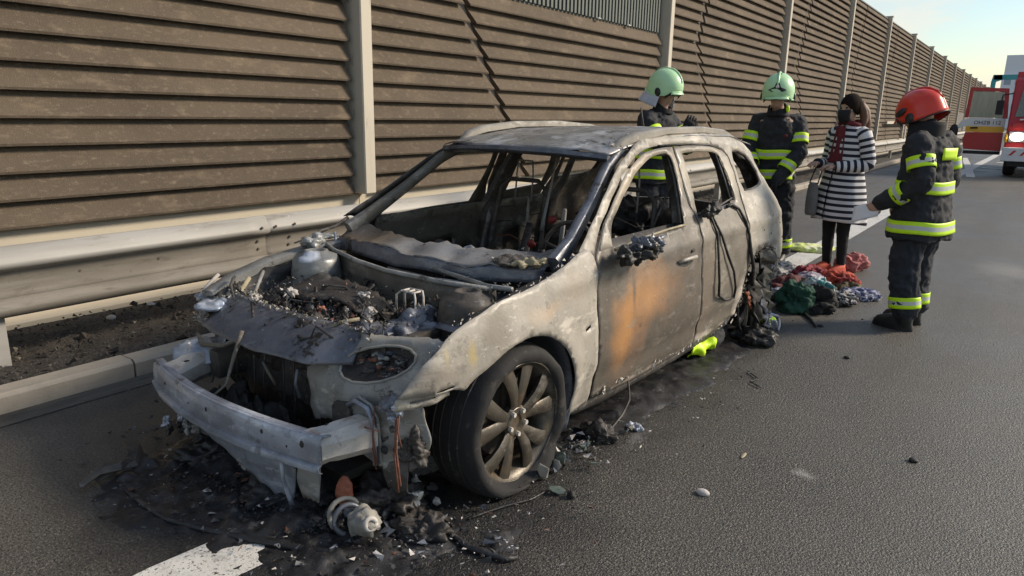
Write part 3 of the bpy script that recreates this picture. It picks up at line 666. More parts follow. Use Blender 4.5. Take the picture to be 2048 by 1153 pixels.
# melted wing mirror stump
def blob(name, c, r, mt, parent=None, amp=.25, sc=9, seed=1, sub=4, rot=0, flat=None, ridged=False):
    b = bmesh.new(); bmesh.ops.create_icosphere(b, subdivisions=sub, radius=1); me = bpy.data.meshes.new(name)
    b.to_mesh(me); b.free(); 
    mx_ = Matrix.Rotation(rot, 3, 'Z'); rm = min(r)
    nv = []
    for v in me.vertices:
        p = Vector((v.co.x*r[0], v.co.y*r[1], v.co.z*r[2]))
        f = noise.fractal(p*sc+Vector((seed*3.3, seed, 0)), 1, 2, 5)
        if ridged: f = .6-2.2*abs(f)
        p = p+Vector(v.co).normalized()*f*amp*rm
        if flat is not None and p.z < flat: p.z = flat+(p.z-flat)*.05
        nv.append(mx_ @ p+Vector(c))
    for v, p in zip(me.vertices, nv): v.co = p
    me.update(); me.shade_smooth(); return link(name, me, (parent if parent is not None else car) if parent is not False else None, mt)
blob('mirror_stump', (.84, -.03, .90), (.19, .06, .042), M['soot'], d1, amp=1.0, sc=22, seed=4, rot=.05, sub=5)
blob('mirror_glass_melt', (.90, -.045, .93), (.13, .045, .032), M['slam_steel'], d1, amp=1.3, sc=34, seed=9, sub=5)
# hanging burnt seals on the rear door
ca = [(1.80, .97), (1.85, .99), (1.90, .975), (1.955, .95), (1.965, .84), (1.94, .69), (1.945, .55), (1.985, .455), (2.12, .40), (2.27, .385), (2.25, .46), (2.17, .58), (2.08, .70), (2.02, .83), (1.985, .93), (1.94, .985)]
T('burnt_seal', [on(s, z, -.016-.008*math.sin(i*1.3)) for i, (s, z) in enumerate(ca)], .0085, M['soot'], d2, n=6, jit=.3)
cb = [(2.22, .985), (2.30, .99), (2.39, .955), (2.43, .87), (2.455, .78), (2.46, .68), (2.49, .56), (2.53, .46), (2.60, .37)]
T('burnt_seal', [on(s, z, -.016) for s, z in cb], [.010, .011, .010, .011, .010, .014, .014, .015, .012], M['soot'], d2, n=6, jit=.3)
blob('seal_clump', (1.85, .045, 1.0), (.06, .03, .035), M['soot'], d2, amp=1.2, sc=30, seed=3)
T('seal_spike', [(1.84, .06, .99), (1.93, .05, 1.035), (1.96, .05, 1.05)], [.014, .012, .003], M['soot'], d2)

def ash_edge(name, pts, n, parent, seed, mt='ceramic_ash', w=.010, fn=None):
    r_ = random.Random(seed); mb = MB(); P, _ = dense0(pts)
    for i in range(n):
        p = P[r_.randrange(len(P))]; c = Vector(p)+Vector((r_.gauss(0, w), r_.gauss(0, w*.5), r_.gauss(0, w))); r = r_.uniform(.003, .011)
        mb.m = r_.choice([0, 0, 1]); mb.add([c+Vector((r_.uniform(-r, r), r_.uniform(-r, r)*.5, r_.uniform(-r, r))) for _ in range(4)], [(0, 1, 2), (0, 2, 3), (0, 1, 3), (1, 2, 3)])
    tag(mb.build(name, [M[mt], M['ash_paint']], parent), kind='stuff')
def dense0(pts):
    o = []
    for a, b in zip(pts, pts[1:]):
        a, b = Vector(a), Vector(b); k = max(1, int((b-a).length/.01))
        o += [a+(b-a)*j/k for j in range(k)]
    return o, None
ash_edge('paint_flake', [on(s, z, .004) for s, z in [(-.53, .645), (-.45, .715), (-.36, .765), (-.25, .80), (-.12, .83), (.05, .845), (.2, .865), (.35, .895), (.5, .93)]], 80, fo, 3, w=.013)
ash_edge('paint_flake', [on(s, z, -.004) for s, z in [(3.04, .50), (2.98, .58), (2.87, .645), (2.75, .66), (2.6, .645), (2.49, .60)]], 160, qp, 4, 'dark_steel', .014)
ash_edge('paint_flake', [on(s, z, -.004) for s, z in [(2.38, .26), (2.40, .40), (2.45, .55)]], 60, d2, 5, w=.012)
for i_, (s_, z_, r_) in enumerate([(-.26, .72, .005), (-.05, .76, .004), (-.12, .655, .004), (.05, .70, .004), (.30, .60, .005), (.44, .42, .004), (.46, .25, .005), (.50, .72, .004), (3.2, .78, .006), (3.3, .66, .008), (2.9, .74, .006), (2.75, .78, .005), (3.42, .60, .008), (3.0, .86, .004)]):
    mb = MB(); mb.ball(on(s_, z_, -.002), (r_, .003, r_), 8, 5); mb.build('pit', M['soot'], fo if s_ < 1 else qp)
# ---- roof
def roof_z(s, y):
    t = (y-W_/2)/.62
    z = interp(s, [(.95, 1.338), (1.1, 1.385), (1.3, 1.42), (1.7, 1.455), (2.2, 1.470), (2.7, 1.455), (3.1, 1.40), (3.3, 1.36)])
    return z-.018*t*t-.03*abs(t)**6+.010*noise.fractal(Vector((s*2.2, y*2.2, 1)), 1, 2, 3)+.004*noise.noise(Vector((s*9, y*9, 2)))
def roof(u, v):
    y = .325+1.206*v; s0 = 1.01+.10*abs((y-W_/2)/.6)**2.2; s = s0+(3.15-s0)*u
    return (s, y, roof_z(s, y))
mb = MB(); mb.grid(roof, 70, 40); o = mb.build('roof', M['roof_steel'], car, smooth=True); q = o.modifiers.new('s', 'SOLIDIFY'); q.thickness = .006
for i in range(26):       # burnt-through pinholes near the left front of the roof
    s = R.gauss(1.35, .10); y = R.gauss(.52, .07); r = R.uniform(.004, .010); mb = MB()
    mb.grid(lambda u, v: (s+r*v*math.cos(u*6.283), y+r*1.8*v*math.sin(u*6.283), roof_z(s, y)+.006), 8, 1); mb.build('pit', M['soot'], o)
# header rail under the front edge
flatbar('header_rail', [(1.13, .335, 1.315), (1.06, .6, 1.335), (1.035, .93, 1.342), (1.06, 1.25, 1.335), (1.13, 1.52, 1.315)], .07, .035, M['slam_steel'], up=(1, 0, -.3))
for s in (1.75, 2.3, 2.85): flatbar('roof_bow', [(s, .38, 1.41), (s, .93, 1.43), (s, 1.47, 1.41)], .05, .02, M['dark_steel'], up=(1, 0, 0))
# roof rails: the left one melted into the edge, the right one still bright
for sd in (0, 1):
    f = (lambda y: y) if sd == 0 else (lambda y: W_-y)
    dz = .032 if sd == 0 else .018; pts = [(1.22, f(.375), 1.385-dz), (1.30, f(.365), 1.425-dz), (1.45, f(.36), 1.455-dz), (1.8, f(.36), 1.484-dz), (2.3, f(.365), 1.488-dz), (2.7, f(.38), 1.468-dz), (2.92, f(.40), 1.43-dz), (3.02, f(.41), 1.385-dz)]
    flatbar('roof_rail', pts, [.04, .06, .07, .065, .06, .06, .05, .03], [.02, .045, .05, .045, .045, .04, .03, .02], M['ash_paint'])
mb = MB()
for i in range(120):
    s = R.uniform(1.2, 1.5); y = .37+R.gauss(0, .025); r = R.uniform(.004, .014); z = roof_z(s, y)+.008
    mb.add([(s+R.uniform(-r, r), y+R.uniform(-r, r), z+R.uniform(0, .012)) for _ in range(4)], [(0, 1, 2), (0, 2, 3)])
tag(mb.build('paint_flake', M['ceramic_ash'], car), kind='stuff')
T('aerial', [(2.75, 1.02, 1.45), (2.73, 1.02, 1.52), (2.72, 1.03, 1.60)], [.014, .008, .005], M['dark_steel'])
# tailgate frame
flatbar('tailgate_frame', [(3.1, .45, 1.36), (3.2, .93, 1.375), (3.1, 1.4, 1.36)], .08, .05, M['dark_steel'], up=(1, 0, 0))
flatbar('tailgate_frame', [(3.35, .42, .70), (3.42, .93, .72), (3.35, 1.44, .70)], .08, .30, M['dark_steel'], up=(1, 0, 0))
flatbar('rear_crossmember', [(3.45, .3, .42), (3.52, .93, .42), (3.45, 1.56, .42)], .08, .14, M['dark_steel'], up=(1, 0, 0))

# ---- wheels
tyre_me = {}
def wheel(s, y, zc, steer=0, right=False, tyre=True, rim_mt=None):
    w = empty('wheel', (s, y, 0), steer, car)
    Rr = .258; out = 1 if right else -1
    rim = MB(); N_ = 64
    # barrel and lip, axis along y
    prof = [(-.0, Rr+.006), (.012, Rr+.004), (.02, Rr-.012), (.05, Rr-.030), (.12, Rr-.045), (.19, Rr-.03), (.205, Rr)]
    rings = [[(r*math.cos(2*math.pi*i/N_), -out*d, zc+r*math.sin(2*math.pi*i/N_)) for i in range(N_)] for d, r in prof]
    rim.loft(rings, caps=False)
    ro = rim.build('rim', rim_mt or M['rim_bronze'], w, smooth=True)
    q = ro.modifiers.new('s', 'SOLIDIFY'); q.thickness = .007
    for k in range(5):
        for h in (-1, 1):
            a = 2*math.pi*k/5+.32+h*.29; a0 = 2*math.pi*k/5+.32+h*.13
            sp = MB(); rs = []
            for t in (0, .25, .5, .75, 1):
                aa = a0+(a-a0)*t; r = .045+(Rr-.012-.045)*t; wd = .021+.017*t; d = .030-.012*math.sin(t*3.14)-.012*t
                cx, cz = math.cos(aa), math.sin(aa); tx, tz = -cz, cx
                rs.append([(r*cx+tx*wd*e, out*(-d-f), zc+r*cz+tz*wd*e) for e, f in ((-1, .004), (-.6, -.004), (.6, -.004), (1, .004), (.7, .026), (-.7, .026))])
            sp.loft(rs); autosmooth(sp.build('spoke', rim_mt or M['rim_bronze'], ro), 40)
    hb = MB()
    rg = [[(r*math.cos(2*math.pi*i/24), -out*d, zc+r*math.sin(2*math.pi*i/24)) for i in range(24)] for d, r in [(.055, .075), (.03, .072), (.020, .060), (.022, .034), (.030, .030), (.032, .004)]]
    hb.loft(rg); autosmooth(hb.build('hub', M['rim_bronze'], ro), 40)
    for k in range(5):
        a = 2*math.pi*(k+.5)/5+.32
        mb = MB(); mb.tube([(.052*math.cos(a), -out*.035, zc+.052*math.sin(a)), (.052*math.cos(a), -out*.006, zc+.052*math.sin(a))], [.012, .010], 6); mb.build('wheel_nut', M['white_alu'], ro)
    # brake disc and drum behind
    bd = MB(); rg = [[(r*math.cos(2*math.pi*i/40), -out*d, zc+r*math.sin(2*math.pi*i/40)) for i in range(40)] for d, r in [(.10, .02), (.10, .165), (.125, .165), (.125, .02)]]
    bd.loft(rg); bd.build('brake_disc', M['dark_steel'], w)
    mb = MB(); mb.box((-.02, min(-out*.07, -out*.15), zc+.03), (.14, max(-out*.07, -out*.15), zc+.17)); bevel(mb.build('brake_caliper', M['dark_steel'], w), .02, 2)
    if tyre:
        tb = MB(); NT = 72; rings = []
        sec = [(.006, Rr-.004), (-.012, Rr+.012), (-.020, Rr+.035), (-.012, Rr+.055), (.012, Rr+.068), (.05, Rr+.073), (.115, Rr+.075), (.18, Rr+.073), (.215, Rr+.066), (.235, Rr+.045), (.225, Rr+.015), (.205, Rr-.004)]
        for d, r in sec:
            ring = []
            for i in range(NT):
                a = 2*math.pi*i/NT; x = r*math.cos(a); z = zc+r*math.sin(a); dd = d
                lowf = max(0, (.10-z)/.12)
                if z < .012: z = .012+.0*z
                if lowf > 0: # flat tyre bulges sideways at the ground
                    dd = d+(-.035 if d < .1 else .035)*min(1, lowf)*(1 if abs(r-Rr) > .01 else .2); x *= 1+.03*min(1, lowf)
                rr_ = .012*noise.fractal(Vector((x*8, d*8, z*8)), 1, 2, 4); ring.append((x, -out*dd+rr_, z+abs(rr_)*.5))
            rings.append(ring)
        tb.loft(rings, caps=False); tb.build('tyre', M['tyre'], w, smooth=True)
        for gx in (.055, .10, .15, .19):
            g = MB(); rgs = []
            g.tube([((Rr+.074)*math.cos(a)*1.0, -out*gx, max(.02, zc+(Rr+.074)*math.sin(a))) for a in [2*math.pi*i/48 for i in range(49)]], .0045, 5, caps=False)
            g.build('tread_groove', M['soot'], w)
    return w
wheel(0.0, .02, .282)
wheel(0.0, W_-.02, .282, right=True)
w3 = wheel(2.737, .05, .285, tyre=False, rim_mt=M['dark_steel'])
wheel(2.737, W_-.05, .285, right=True, tyre=False, rim_mt=M['dark_steel'])
# wheel housings: front inner arch (bluish steel), rear inner arch
def housing(c, r, y0, y1, a0, a1, mt, name='wheel_housing'):
    mb = MB(); mb.grid(lambda u, v: (c+r*math.cos(rad(a0+(a1-a0)*u)), y0+(y1-y0)*v, .29+r*math.sin(rad(a0+(a1-a0)*u))+.004*noise.noise(Vector((u*9, v*9, 0)))), 26, 6)
    o = mb.build(name, mt, car, smooth=True); q = o.modifiers.new('s', 'SOLIDIFY'); q.thickness = .004; return o
housing(.03, .385, .04, .42, -28, 112, M['slam_steel'])
housing(.03, .385, W_-.42, W_-.04, -28, 180, M['dark_steel'])
housing(2.737, .375, .05, .42, -10, 190, M['dark_steel']); housing(2.737, .375, W_-.42, W_-.05, -10, 190, M['dark_steel'])
mb = MB(); mb.box((-.40, .40, .20), (.45, .44, .64)); mb.build('inner_wing', M['dark_steel'], car)
mb = MB(); mb.box((2.35, .42, .20), (3.1, .44, .66)); mb.build('inner_wing', M['dark_steel'], car)
mb = MB(); mb.box((2.35, W_-.44, .20), (3.1, W_-.42, .66)); mb.build('inner_wing', M['dark_steel'], car)
# tatters in the rear wheel arch
def tatter(name, pts, w, mt, parent=None, seg=14, crumple=.02, seed=0):
    mb = MB(); P = [Vector(p) for p in pts]; rows = []
    for i in range(seg+1):
        t = i/seg*(len(P)-1); a = int(min(t, len(P)-2)); f = t-a; p = P[a]*(1-f)+P[a+1]*f
        ww = (w[0]+(w[1]-w[0])*i/seg)*(1+.35*noise.noise(Vector((i*.9, seed, 3))))
        row = []
        for j in range(5):
            e = (j/4-.5); q = Vector((p.x+e*ww, p.y+crumple*noise.noise(Vector((i*.7, j*1.1, seed*5.1))), p.z+crumple*.7*noise.noise(Vector((i*.8, j, seed*9)))))
            row.append(q)
        rows.append(row)
    mb.loft(rows, closed=False, caps=False); o = mb.build(name, mt, parent or car, smooth=True); q = o.modifiers.new('s', 'SOLIDIFY'); q.thickness = .004; return o
tatter('arch_liner', [(2.78, .02, .64), (2.76, .0, .50), (2.72, -.01, .36), (2.72, -.02, .22)], (.20, .10), M['olive_steel'], crumple=.10, seed=1)
tatter('arch_liner', [(2.60, .03, .56), (2.58, -.005, .42), (2.57, -.02, .28), (2.62, -.03, .10)], (.12, .06), M['dark_steel'], crumple=.08, seed=2)
tatter('arch_liner', [(2.88, .04, .60), (2.92, .02, .44), (2.88, .0, .30), (2.92, -.03, .12)], (.10, .08), M['olive_steel'], crumple=.10, seed=3)
tatter('arch_liner', [(2.66, .0, .40), (2.70, -.04, .25), (2.78, -.05, .10), (2.82, -.07, .03)], (.08, .05), M['slam_steel'], crumple=.06, seed=4)
tatter('torn_edge', [(2.44, -.008, .40), (2.50, -.012, .33), (2.54, -.01, .25)], (.06, .03), M['rust_red'], crumple=.02, seed=5)
blob('melted_trim', (2.90, -.02, .08), (.09, .04, .075), M['slam_steel'], amp=.9, sc=12, seed=12, rot=.7)
T('bent_bracket', [(2.86, -.04, .16), (2.95, -.07, .13), (2.98, -.08, .07), (2.93, -.09, .03)], .012, M['blue_steel'])
# ---------------------------------------------------------------- front end of the car
def tower(name, c, top, r, mt, seed):
    mb = MB(); rings = []
    for rr, z in [(r*.30, top+.006), (r*.34, top+.022), (r*.50, top+.020), (r*.56, top), (r*.86, top-.006), (r*.97, top-.03), (r, top-.06), (r*1.06, top-.10), (r*1.04, top-.12), (r*1.15, top-.20), (r*1.3, top-.38)]:
        rings.append([(c[0]+rr*math.cos(2*math.pi*i/32), c[1]+rr*math.sin(2*math.pi*i/32), z+.004*noise.noise(Vector((i*.5, z*20, seed)))) for i in range(32)])
    mb.loft(rings); o = mb.build(name, mt, car, smooth=True); return o
burnt('tower_steel', (.24, .245, .24), extra=[dict(kind='blob', at=(.0, 1.42, .80), r=(.07, .07, .05), col=(.62, .66, .74), nscale=14, ragged=1, lo=.1, hi=.4),
    dict(kind='blob', at=(.02, 1.45, .58), r=(.2, .2, .10), col=(.17, .145, .10), nscale=8, ragged=1, lo=.1, hi=.6)], rough=.5, metal=.2)
tower('strut_tower', (.06, 1.46), .80, .125, M['tower_steel'], 1)
tower('strut_tower', (.05, .37), .765, .125, M['dark_steel'], 2)
# plenum front wall and bulkhead
def wall_sheet(name, top, bot, mt, nu=30, nv=8, amp=.012, seed=0, th=.005, jag=0):
    """sheet between two polylines (same length)"""
    def P(l, t):
        t = t*(len(l)-1); a = min(int(t), len(l)-2); f = t-a; return Vector(l[a])*(1-f)+Vector(l[a+1])*f
    mb = MB()
    def fn(u, v):
        p = P(top, u)*(1-v)+P(bot, u)*v; n_ = noise.noise_vector(p*6+Vector((seed*5, 0, 0)))
        q = p+Vector(n_)*amp
        if jag and (v == 0 or v == 1): q += Vector((R.uniform(-jag, jag), R.uniform(-jag, jag), R.uniform(-jag, jag)))
        return q
    mb.grid(fn, nu, nv); o = mb.build(name, mt, car, smooth=True); q = o.modifiers.new('s', 'SOLIDIFY'); q.thickness = th; return o
wall_sheet('plenum_wall', [(.26, 1.64, .80), (.20, 1.50, .795), (.12, 1.2, .785), (.08, .93, .78), (.10, .6, .775), (.16, .30, .775)],
           [(.24, 1.62, .55), (.17, 1.44, .52), (.10, 1.15, .50), (.06, .93, .48), (.09, .6, .50), (.16, .30, .52)], M['olive_steel'], seed=1)
T('plenum_lip', [(.26, 1.64, .80), (.20, 1.50, .798), (.12, 1.2, .79), (.08, .93, .785), (.10, .6, .78), (.16, .32, .778)], .012, M['carrier_steel'])
wall_sheet('plenum_floor', [(.26, 1.62, .72), (.13, 1.2, .70), (.09, .93, .69), (.16, .30, .69)], [(.5, 1.64, .72), (.42, 1.2, .70), (.38, .93, .69), (.48, .22, .70)], M['slam_steel'], seed=2)
wall_sheet('bulkhead', [(.42, 1.66, .82), (.36, 1.2, .80), (.33, .93, .80), (.36, .6, .80), (.44, .22, .82)], [(.42, 1.66, .2), (.36, 1.2, .2), (.33, .93, .2), (.36, .6, .2), (.44, .22, .2)], M['soot'], seed=3)
burnt('cowl_steel', (.15, .14, .13), extra=[dict(kind='blob', at=(.4, 1.45, .86), r=(.3, .35, .2), col=(.17, .12, .075), nscale=6, ragged=1, lo=0, hi=.8, fac=.8), dict(kind='blob', at=(.4, .7, .86), r=(.3, .5, .2), col=(.22, .225, .24), nscale=6, ragged=1, lo=0, hi=.8, fac=.8)], sooty=.95, rough=.5)
# cowl: twisted top sheet under the windscreen
wall_sheet('cowl', [(.38, 1.68, .835), (.27, 1.35, .85), (.23, .93, .845), (.27, .55, .84), (.40, .20, .85)], [(.57, 1.70, .90), (.47, 1.35, .875), (.43, .93, .865), (.47, .55, .865), (.62, .20, .90)], M['cowl_steel'], amp=.034, seed=4, nu=50, nv=10, jag=.008)
wall_sheet('cowl_front', [(.38, 1.68, .835), (.27, 1.35, .85), (.23, .93, .845), (.27, .55, .84), (.40, .20, .85)], [(.36, 1.66, .76), (.26, 1.35, .775), (.22, .93, .77), (.26, .55, .77), (.38, .22, .78)], M['slam_steel'], amp=.02, seed=4, nv=4)
T('cowl_pipe', [(.28, .93, .80), (.22, .62, .79), (.17, .35, .785), (.15, .20, .80)], .012, M['tower_steel'])
T('wiper_rod', [(.20, 1.05, .76), (.16, .70, .765), (.20, .45, .77)], .010, M['slam_steel'])
# melted lump where wing meets pillar, pale crumbs on the scuttle
blob('scuttle_melt', (.34, .25, .88), (.09, .025, .018), M['olive_rail'], amp=1.5, sc=34, seed=6, rot=-.5)
blob('scuttle_melt', (.38, .38, .865), (.10, .09, .016), M['dark_steel'], amp=1.4, sc=30, seed=7)
mb = MB()
for i in range(150):
    s = R.uniform(.1, .6); y = .22+abs(R.gauss(0, .22)); z = .875 if s > .27 else .79; r = R.uniform(.003, .010)
    c = Vector((s, y, z+R.uniform(-.01, .015))); mb.add([c+Vector([R.uniform(-r, r) for _ in range(3)]) for _ in range(4)], [(0, 1, 2), (0, 2, 3), (0, 1, 3), (1, 2, 3)])
tag(mb.build('ash_crumbs', M['tower_steel'], car), kind='stuff')
# right-hand apron (the wing is gone): upper side member, ragged skin
flatbar('side_member', [(.40, 1.66, .80), (.15, 1.66, .78), (-.10, 1.66, .75), (-.32, 1.64, .70), (-.48, 1.60, .66)], [.10, .10, .09, .09, .07], [.03, .05, .05, .05, .03], M['tower_steel'])
wall_sheet('apron', [(.30, 1.62, .77), (.0, 1.62, .74), (-.25, 1.60, .70), (-.45, 1.56, .66)], [(.30, 1.50, .35), (.0, 1.50, .35), (-.25, 1.48, .35), (-.50, 1.46, .35)], M['soot'], seed=9, amp=.03)
blob('pillar_melt', (.28, 1.69, .835), (.10, .03, .018), M['tower_steel'], amp=1.2, sc=20, seed=31, rot=-.2)
blob('pillar_melt', (.14, 1.60, .835), (.05, .06, .03), M['tower_steel'], amp=1.2, sc=20, seed=32)
T('wire_strand', [(.5, 1.74, .92), (.40, 1.73, .88), (.30, 1.74, .86), (.20, 1.70, .84), (.10, 1.71, .82)], [.012, .008, .012, .007, .004], M['dark_steel'], jit=.5)
T('wire_strand', [(.34, 1.66, .86), (.33, 1.64, .80), (.34, 1.62, .75)], .008, M['blue_steel'])
flatbar('side_member', [(.45, .20, .80), (.2, .20, .76), (-.1, .20, .70), (-.28, .19, .60), (-.36, .18, .50)], .06, .05, M['dark_steel'])
wall_sheet('apron', [(.35, .28, .75), (.0, .27, .70), (-.20, .27, .60), (-.34, .30, .50)], [(.35, .40, .35), (.0, .40, .35), (-.25, .40, .35), (-.5, .42, .35)], M['dark_steel'], seed=19, amp=.02)
# chassis legs
flatbar('chassis_leg', [(.4, .52, .36), (-.2, .50, .38), (-.58, .46, .37)], .10, .13, M['dark_steel'])
flatbar('chassis_leg', [(.4, 1.34, .36), (-.2, 1.36, .38), (-.58, 1.40, .37)], .10, .13, M['dark_steel'])
mb = MB(); mb.box((-.6, .45, .10), (.35, 1.4, .14)); mb.build('undertray', M['soot'], car)
# engine: charred mass with a flat cover slab, intake stubs, pipes
def heap(name, s0, s1, y0, y1, zf, mt, n=(60, 60), amp=.06, sc=9, seed=0, skirt=.3):
    mb = MB()
    def fn(u, v):
        s = s0+(s1-s0)*u; y = y0+(y1-y0)*v; e = min(1, min(u, 1-u)*7, min(v, 1-v)*7)
        p = Vector((s*sc, y*sc, seed)); f = noise.fractal(p, 1, 2.1, 6)+.5*(.5-abs(noise.noise(p*2.3))*2)
        return (s+.02*noise.noise(p*1.7), y+.02*noise.noise(p*1.9+Vector((9, 0, 0))), zf(s, y)+amp*f*e-skirt*(1-e)**2)
    mb.grid(fn, *n); return mb.build(name, mt, car, smooth=True)
heap('engine', -.46, .08, .45, 1.42, lambda s, y: .575+.07*math.exp(-((s+.18)/.22)**2-((y-1.0)/.34)**2)-.10*max(0, .75-y), M['engine_char'], n=(90, 110), amp=.085, sc=15)
wall_sheet('engine_cover', [(-.02, 1.30, .735), (-.04, 1.1, .74), (-.06, .9, .725), (-.08, .70, .70)], [(-.27, 1.36, .685), (-.29, 1.15, .70), (-.24, .92, .69), (-.20, .74, .66)], M['engine_char'], amp=.028, seed=11, jag=.008, th=.012)
blob('engine_lump', (-.30, .62, .58), (.10, .12, .09), M['slam_steel'], amp=.7, sc=10, seed=5)
blob('engine_lump', (-.42, .78, .50), (.10, .18, .12), M['engine_char'], amp=.7, sc=9, seed=15, sub=5)
blob('engine_lump', (-.40, 1.12, .52), (.10, .16, .12), M['engine_char'], amp=.7, sc=9, seed=16, sub=5)
blob('engine_lump', (-.12, .52, .62), (.13, .10, .08), M['slam_steel'], amp=.8, sc=11, seed=25)
blob('engine_lump', (-.05, .56, .64), (.05, .04, .05), M['tower_steel'], amp=1.4, sc=24, seed=35)
for i, (s, y, z, q, mt) in enumerate([(-.31, 1.17, .72, .035, 'ceramic_ash'), (-.22, .70, .70, .03, 'ceramic_ash'), (-.27, .66, .68, .024, 'white_alu'), (-.34, 1.42, .66, .03, 'white_alu'), (-.12, .86, .735, .03, 'ceramic_ash'), (-.40, 1.03, .65, .022, 'rust_red'), (-.38, .80, .63, .03, 'rust_red'), (-.31, .93, .685, .025, 'rust_red'), (-.44, .90, .60, .03, 'ceramic_ash'), (-.30, 1.48, .70, .02, 'white_alu')]):
    blob('melted_drip', (s, y, z-.02), (q*.62, q*.7, q*.5), M[mt], amp=1.9, sc=50, seed=40+i)
T('coolant_pipe', [(-.47, .70, .56), (-.46, .72, .64), (-.42, .66, .685), (-.36, .60, .70)], .008, M['olive_rail'])
# wire cage of a burnt-out filter by the left tower
for dx in (0, .05):
    T('wire_cage', [(-.10+dx, .66, .66), (-.10+dx, .66, .745), (-.085+dx, .64, .765), (-.085+dx, .56, .765), (-.10+dx, .54, .745), (-.10+dx, .54, .66)], .005, M['white_alu'])
for dy in (.565, .60, .635): T('wire_cage', [(-.095, dy, .765), (-.045, dy, .765)], .005, M['white_alu'])
# cables and crumbs all over the bay
for i in range(34):
    s = R.uniform(-.46, .08); y = R.uniform(.45, 1.45); z = .68+R.uniform(-.06, .03); P = [(s, y, z)]
    for k in range(4): s += R.uniform(-.06, .06); y += R.uniform(-.08, .08); P.append((s, y, z+R.uniform(-.05, .05)))
    T('burnt_cable', P, R.uniform(.003, .008), M[R.choice(['soot', 'dark_steel', 'engine_char', 'soot', 'dark_steel', 'slam_steel'])], n=5, jit=.4)
mb = MB()
for i in range(1700):
    s = R.uniform(-.50, .1); y = R.uniform(.42, 1.5); r = R.uniform(.003, .013); c = Vector((s, y, .655+R.uniform(-.05, .07)))
    mb.m = R.choice([0, 0, 0, 0, 0, 0, 0, 0, 1, 2, 2, 2, 2, 3, 0]); mb.add([c+Vector([R.uniform(-r, r) for _ in range(3)]) for _ in range(4)], [(0, 1, 2), (0, 2, 3), (0, 1, 3), (1, 2, 3)])
tag(mb.build('char_crumbs', [M['engine_char'], M['ceramic_ash'], M['dark_steel'], M['rust_red']], car), kind='stuff')
# slam panel: curved sheet over the radiator, with a crumpled pale right end
mb = MB()
def slam(u, v):
    y = .50+1.16*u; s = interp(y, [(.5, -.405), (.93, -.44), (1.35, -.42), (1.66, -.36)])
    s -= (.17+.03*math.sin(u*3.1))*v*(1-.55*max(0, .12-u)/.12); z = .672-.01*u-.115*v**1.5-.03*max(0, u-.8)*5*.6
    n_ = noise.fractal(Vector((s*7, y*7, 4)), 1, 2, 4); a = .006+.026*max(0, u-.72)/.28
    return (s+.5*a*n_, y, z+a*n_+(.012 if v < .06 else 0))
mb.grid(slam, 60, 12); o = mb.build('slam_panel', M['slam_steel'], car, smooth=True); q = o.modifiers.new('s', 'SOLIDIFY'); q.thickness = .005
for (u, v, r) in ((.30, .30, .012), (.24, .55, .010), (.14, .62, .009), (.45, .5, .005), (.75, .4, .006), (.9, .3, .007)):
    c = Vector(slam(u, v)); mb = MB(); mb.ball(c+Vector((0, 0, .003)), (r, r*1.4, .006), 10, 5); mb.build('bolt_hole', M['soot'], o)
mb = MB()
for i in range(240):
    u = R.random(); c = Vector(slam(u, .02+.06*R.random()))+Vector((0, 0, .010)); r = R.uniform(.003, .010)
    mb.m = R.choice([0, 0, 1]); mb.add([c+Vector([R.uniform(-r, r) for _ in range(3)]) for _ in range(4)], [(0, 1, 2), (0, 2, 3), (0, 1, 3), (1, 2, 3)])
for i in range(170):
    c = Vector(slam(R.uniform(.86, 1), R.random()))+Vector((0, 0, .012)); r = R.uniform(.004, .016)
    mb.m = R.choice([0, 0, 1]); mb.add([c+Vector([R.uniform(-r, r) for _ in range(3)]) for _ in range(4)], [(0, 1, 2), (0, 2, 3), (0, 1, 3), (1, 2, 3)])
tag(mb.build('ash_crumbs', [M['ceramic_ash'], M['olive_rail']], car), kind='stuff')
# right corner wreckage: stays, tags
T('headlight_stay', [(-.52, 1.55, .60), (-.40, 1.48, .64), (-.30, 1.52, .72)], .012, M['olive_rail'])
T('headlight_stay', [(-.50, 1.66, .62), (-.42, 1.72, .66), (-.34, 1.74, .71)], .010, M['ceramic_ash'])
T('headlight_stay', [(-.46, 1.40, .63), (-.34, 1.42, .66), (-.22, 1.52, .74)], .009, M['carrier_steel'])
wall_sheet('headlight_shell', [(-.30, 1.72, .70), (-.36, 1.60, .70), (-.38, 1.45, .69)], [(-.42, 1.74, .54), (-.46, 1.62, .54), (-.48, 1.48, .54)], M['olive_steel'], amp=.05, seed=33, jag=.01)
blob('corner_melt', (-.44, 1.66, .63), (.06, .07, .018), M['blue_steel'], amp=1.3, sc=16, seed=61)
blob('corner_melt', (-.50, 1.52, .62), (.07, .08, .02), M['blue_steel'], amp=1.3, sc=14, seed=62)
# headlight carrier on the left: sheet with an oval hole
def carrier(y, z):
    s = -.56+.13*max(0, (.48-y))/.3+.16*max(0, z-.48)/.2+.16*max(0, y-.62)
    return (s+.006*noise.noise(Vector((y*9, z*9, 0))), y, z)
hole = [(.395+.150*math.cos(a)*(1 if math.cos(a) > 0 else .92), .575+.064*math.sin(a)+.02*math.cos(a)*-1) for a in [2*math.pi*i/16 for i in range(16)]]
panel('headlight_carrier', [(.86, .60), (.70, .648), (.55, .668), (.36, .672), (.22, .678), (.15, .655), (.12, .60), (.125, .50), (.17, .455), (.20, .40), (.24, .30), (.34, .26), (.42, .26), (.48, .30), (.53, .335), (.585, .33), (.66, .30), (.70, .345), (.695, .42), (.735, .50), (.82, .555)], [hole],
      carrier, M['carrier_steel'], car, sp=.03, th=.006, jag=.004, dents=0, corner=70)
T('headlight_rim', [Vector(carrier(*p))+Vector((-.004, 0, 0)) for p in hole+hole[:1]], .006, M['carrier_steel'])
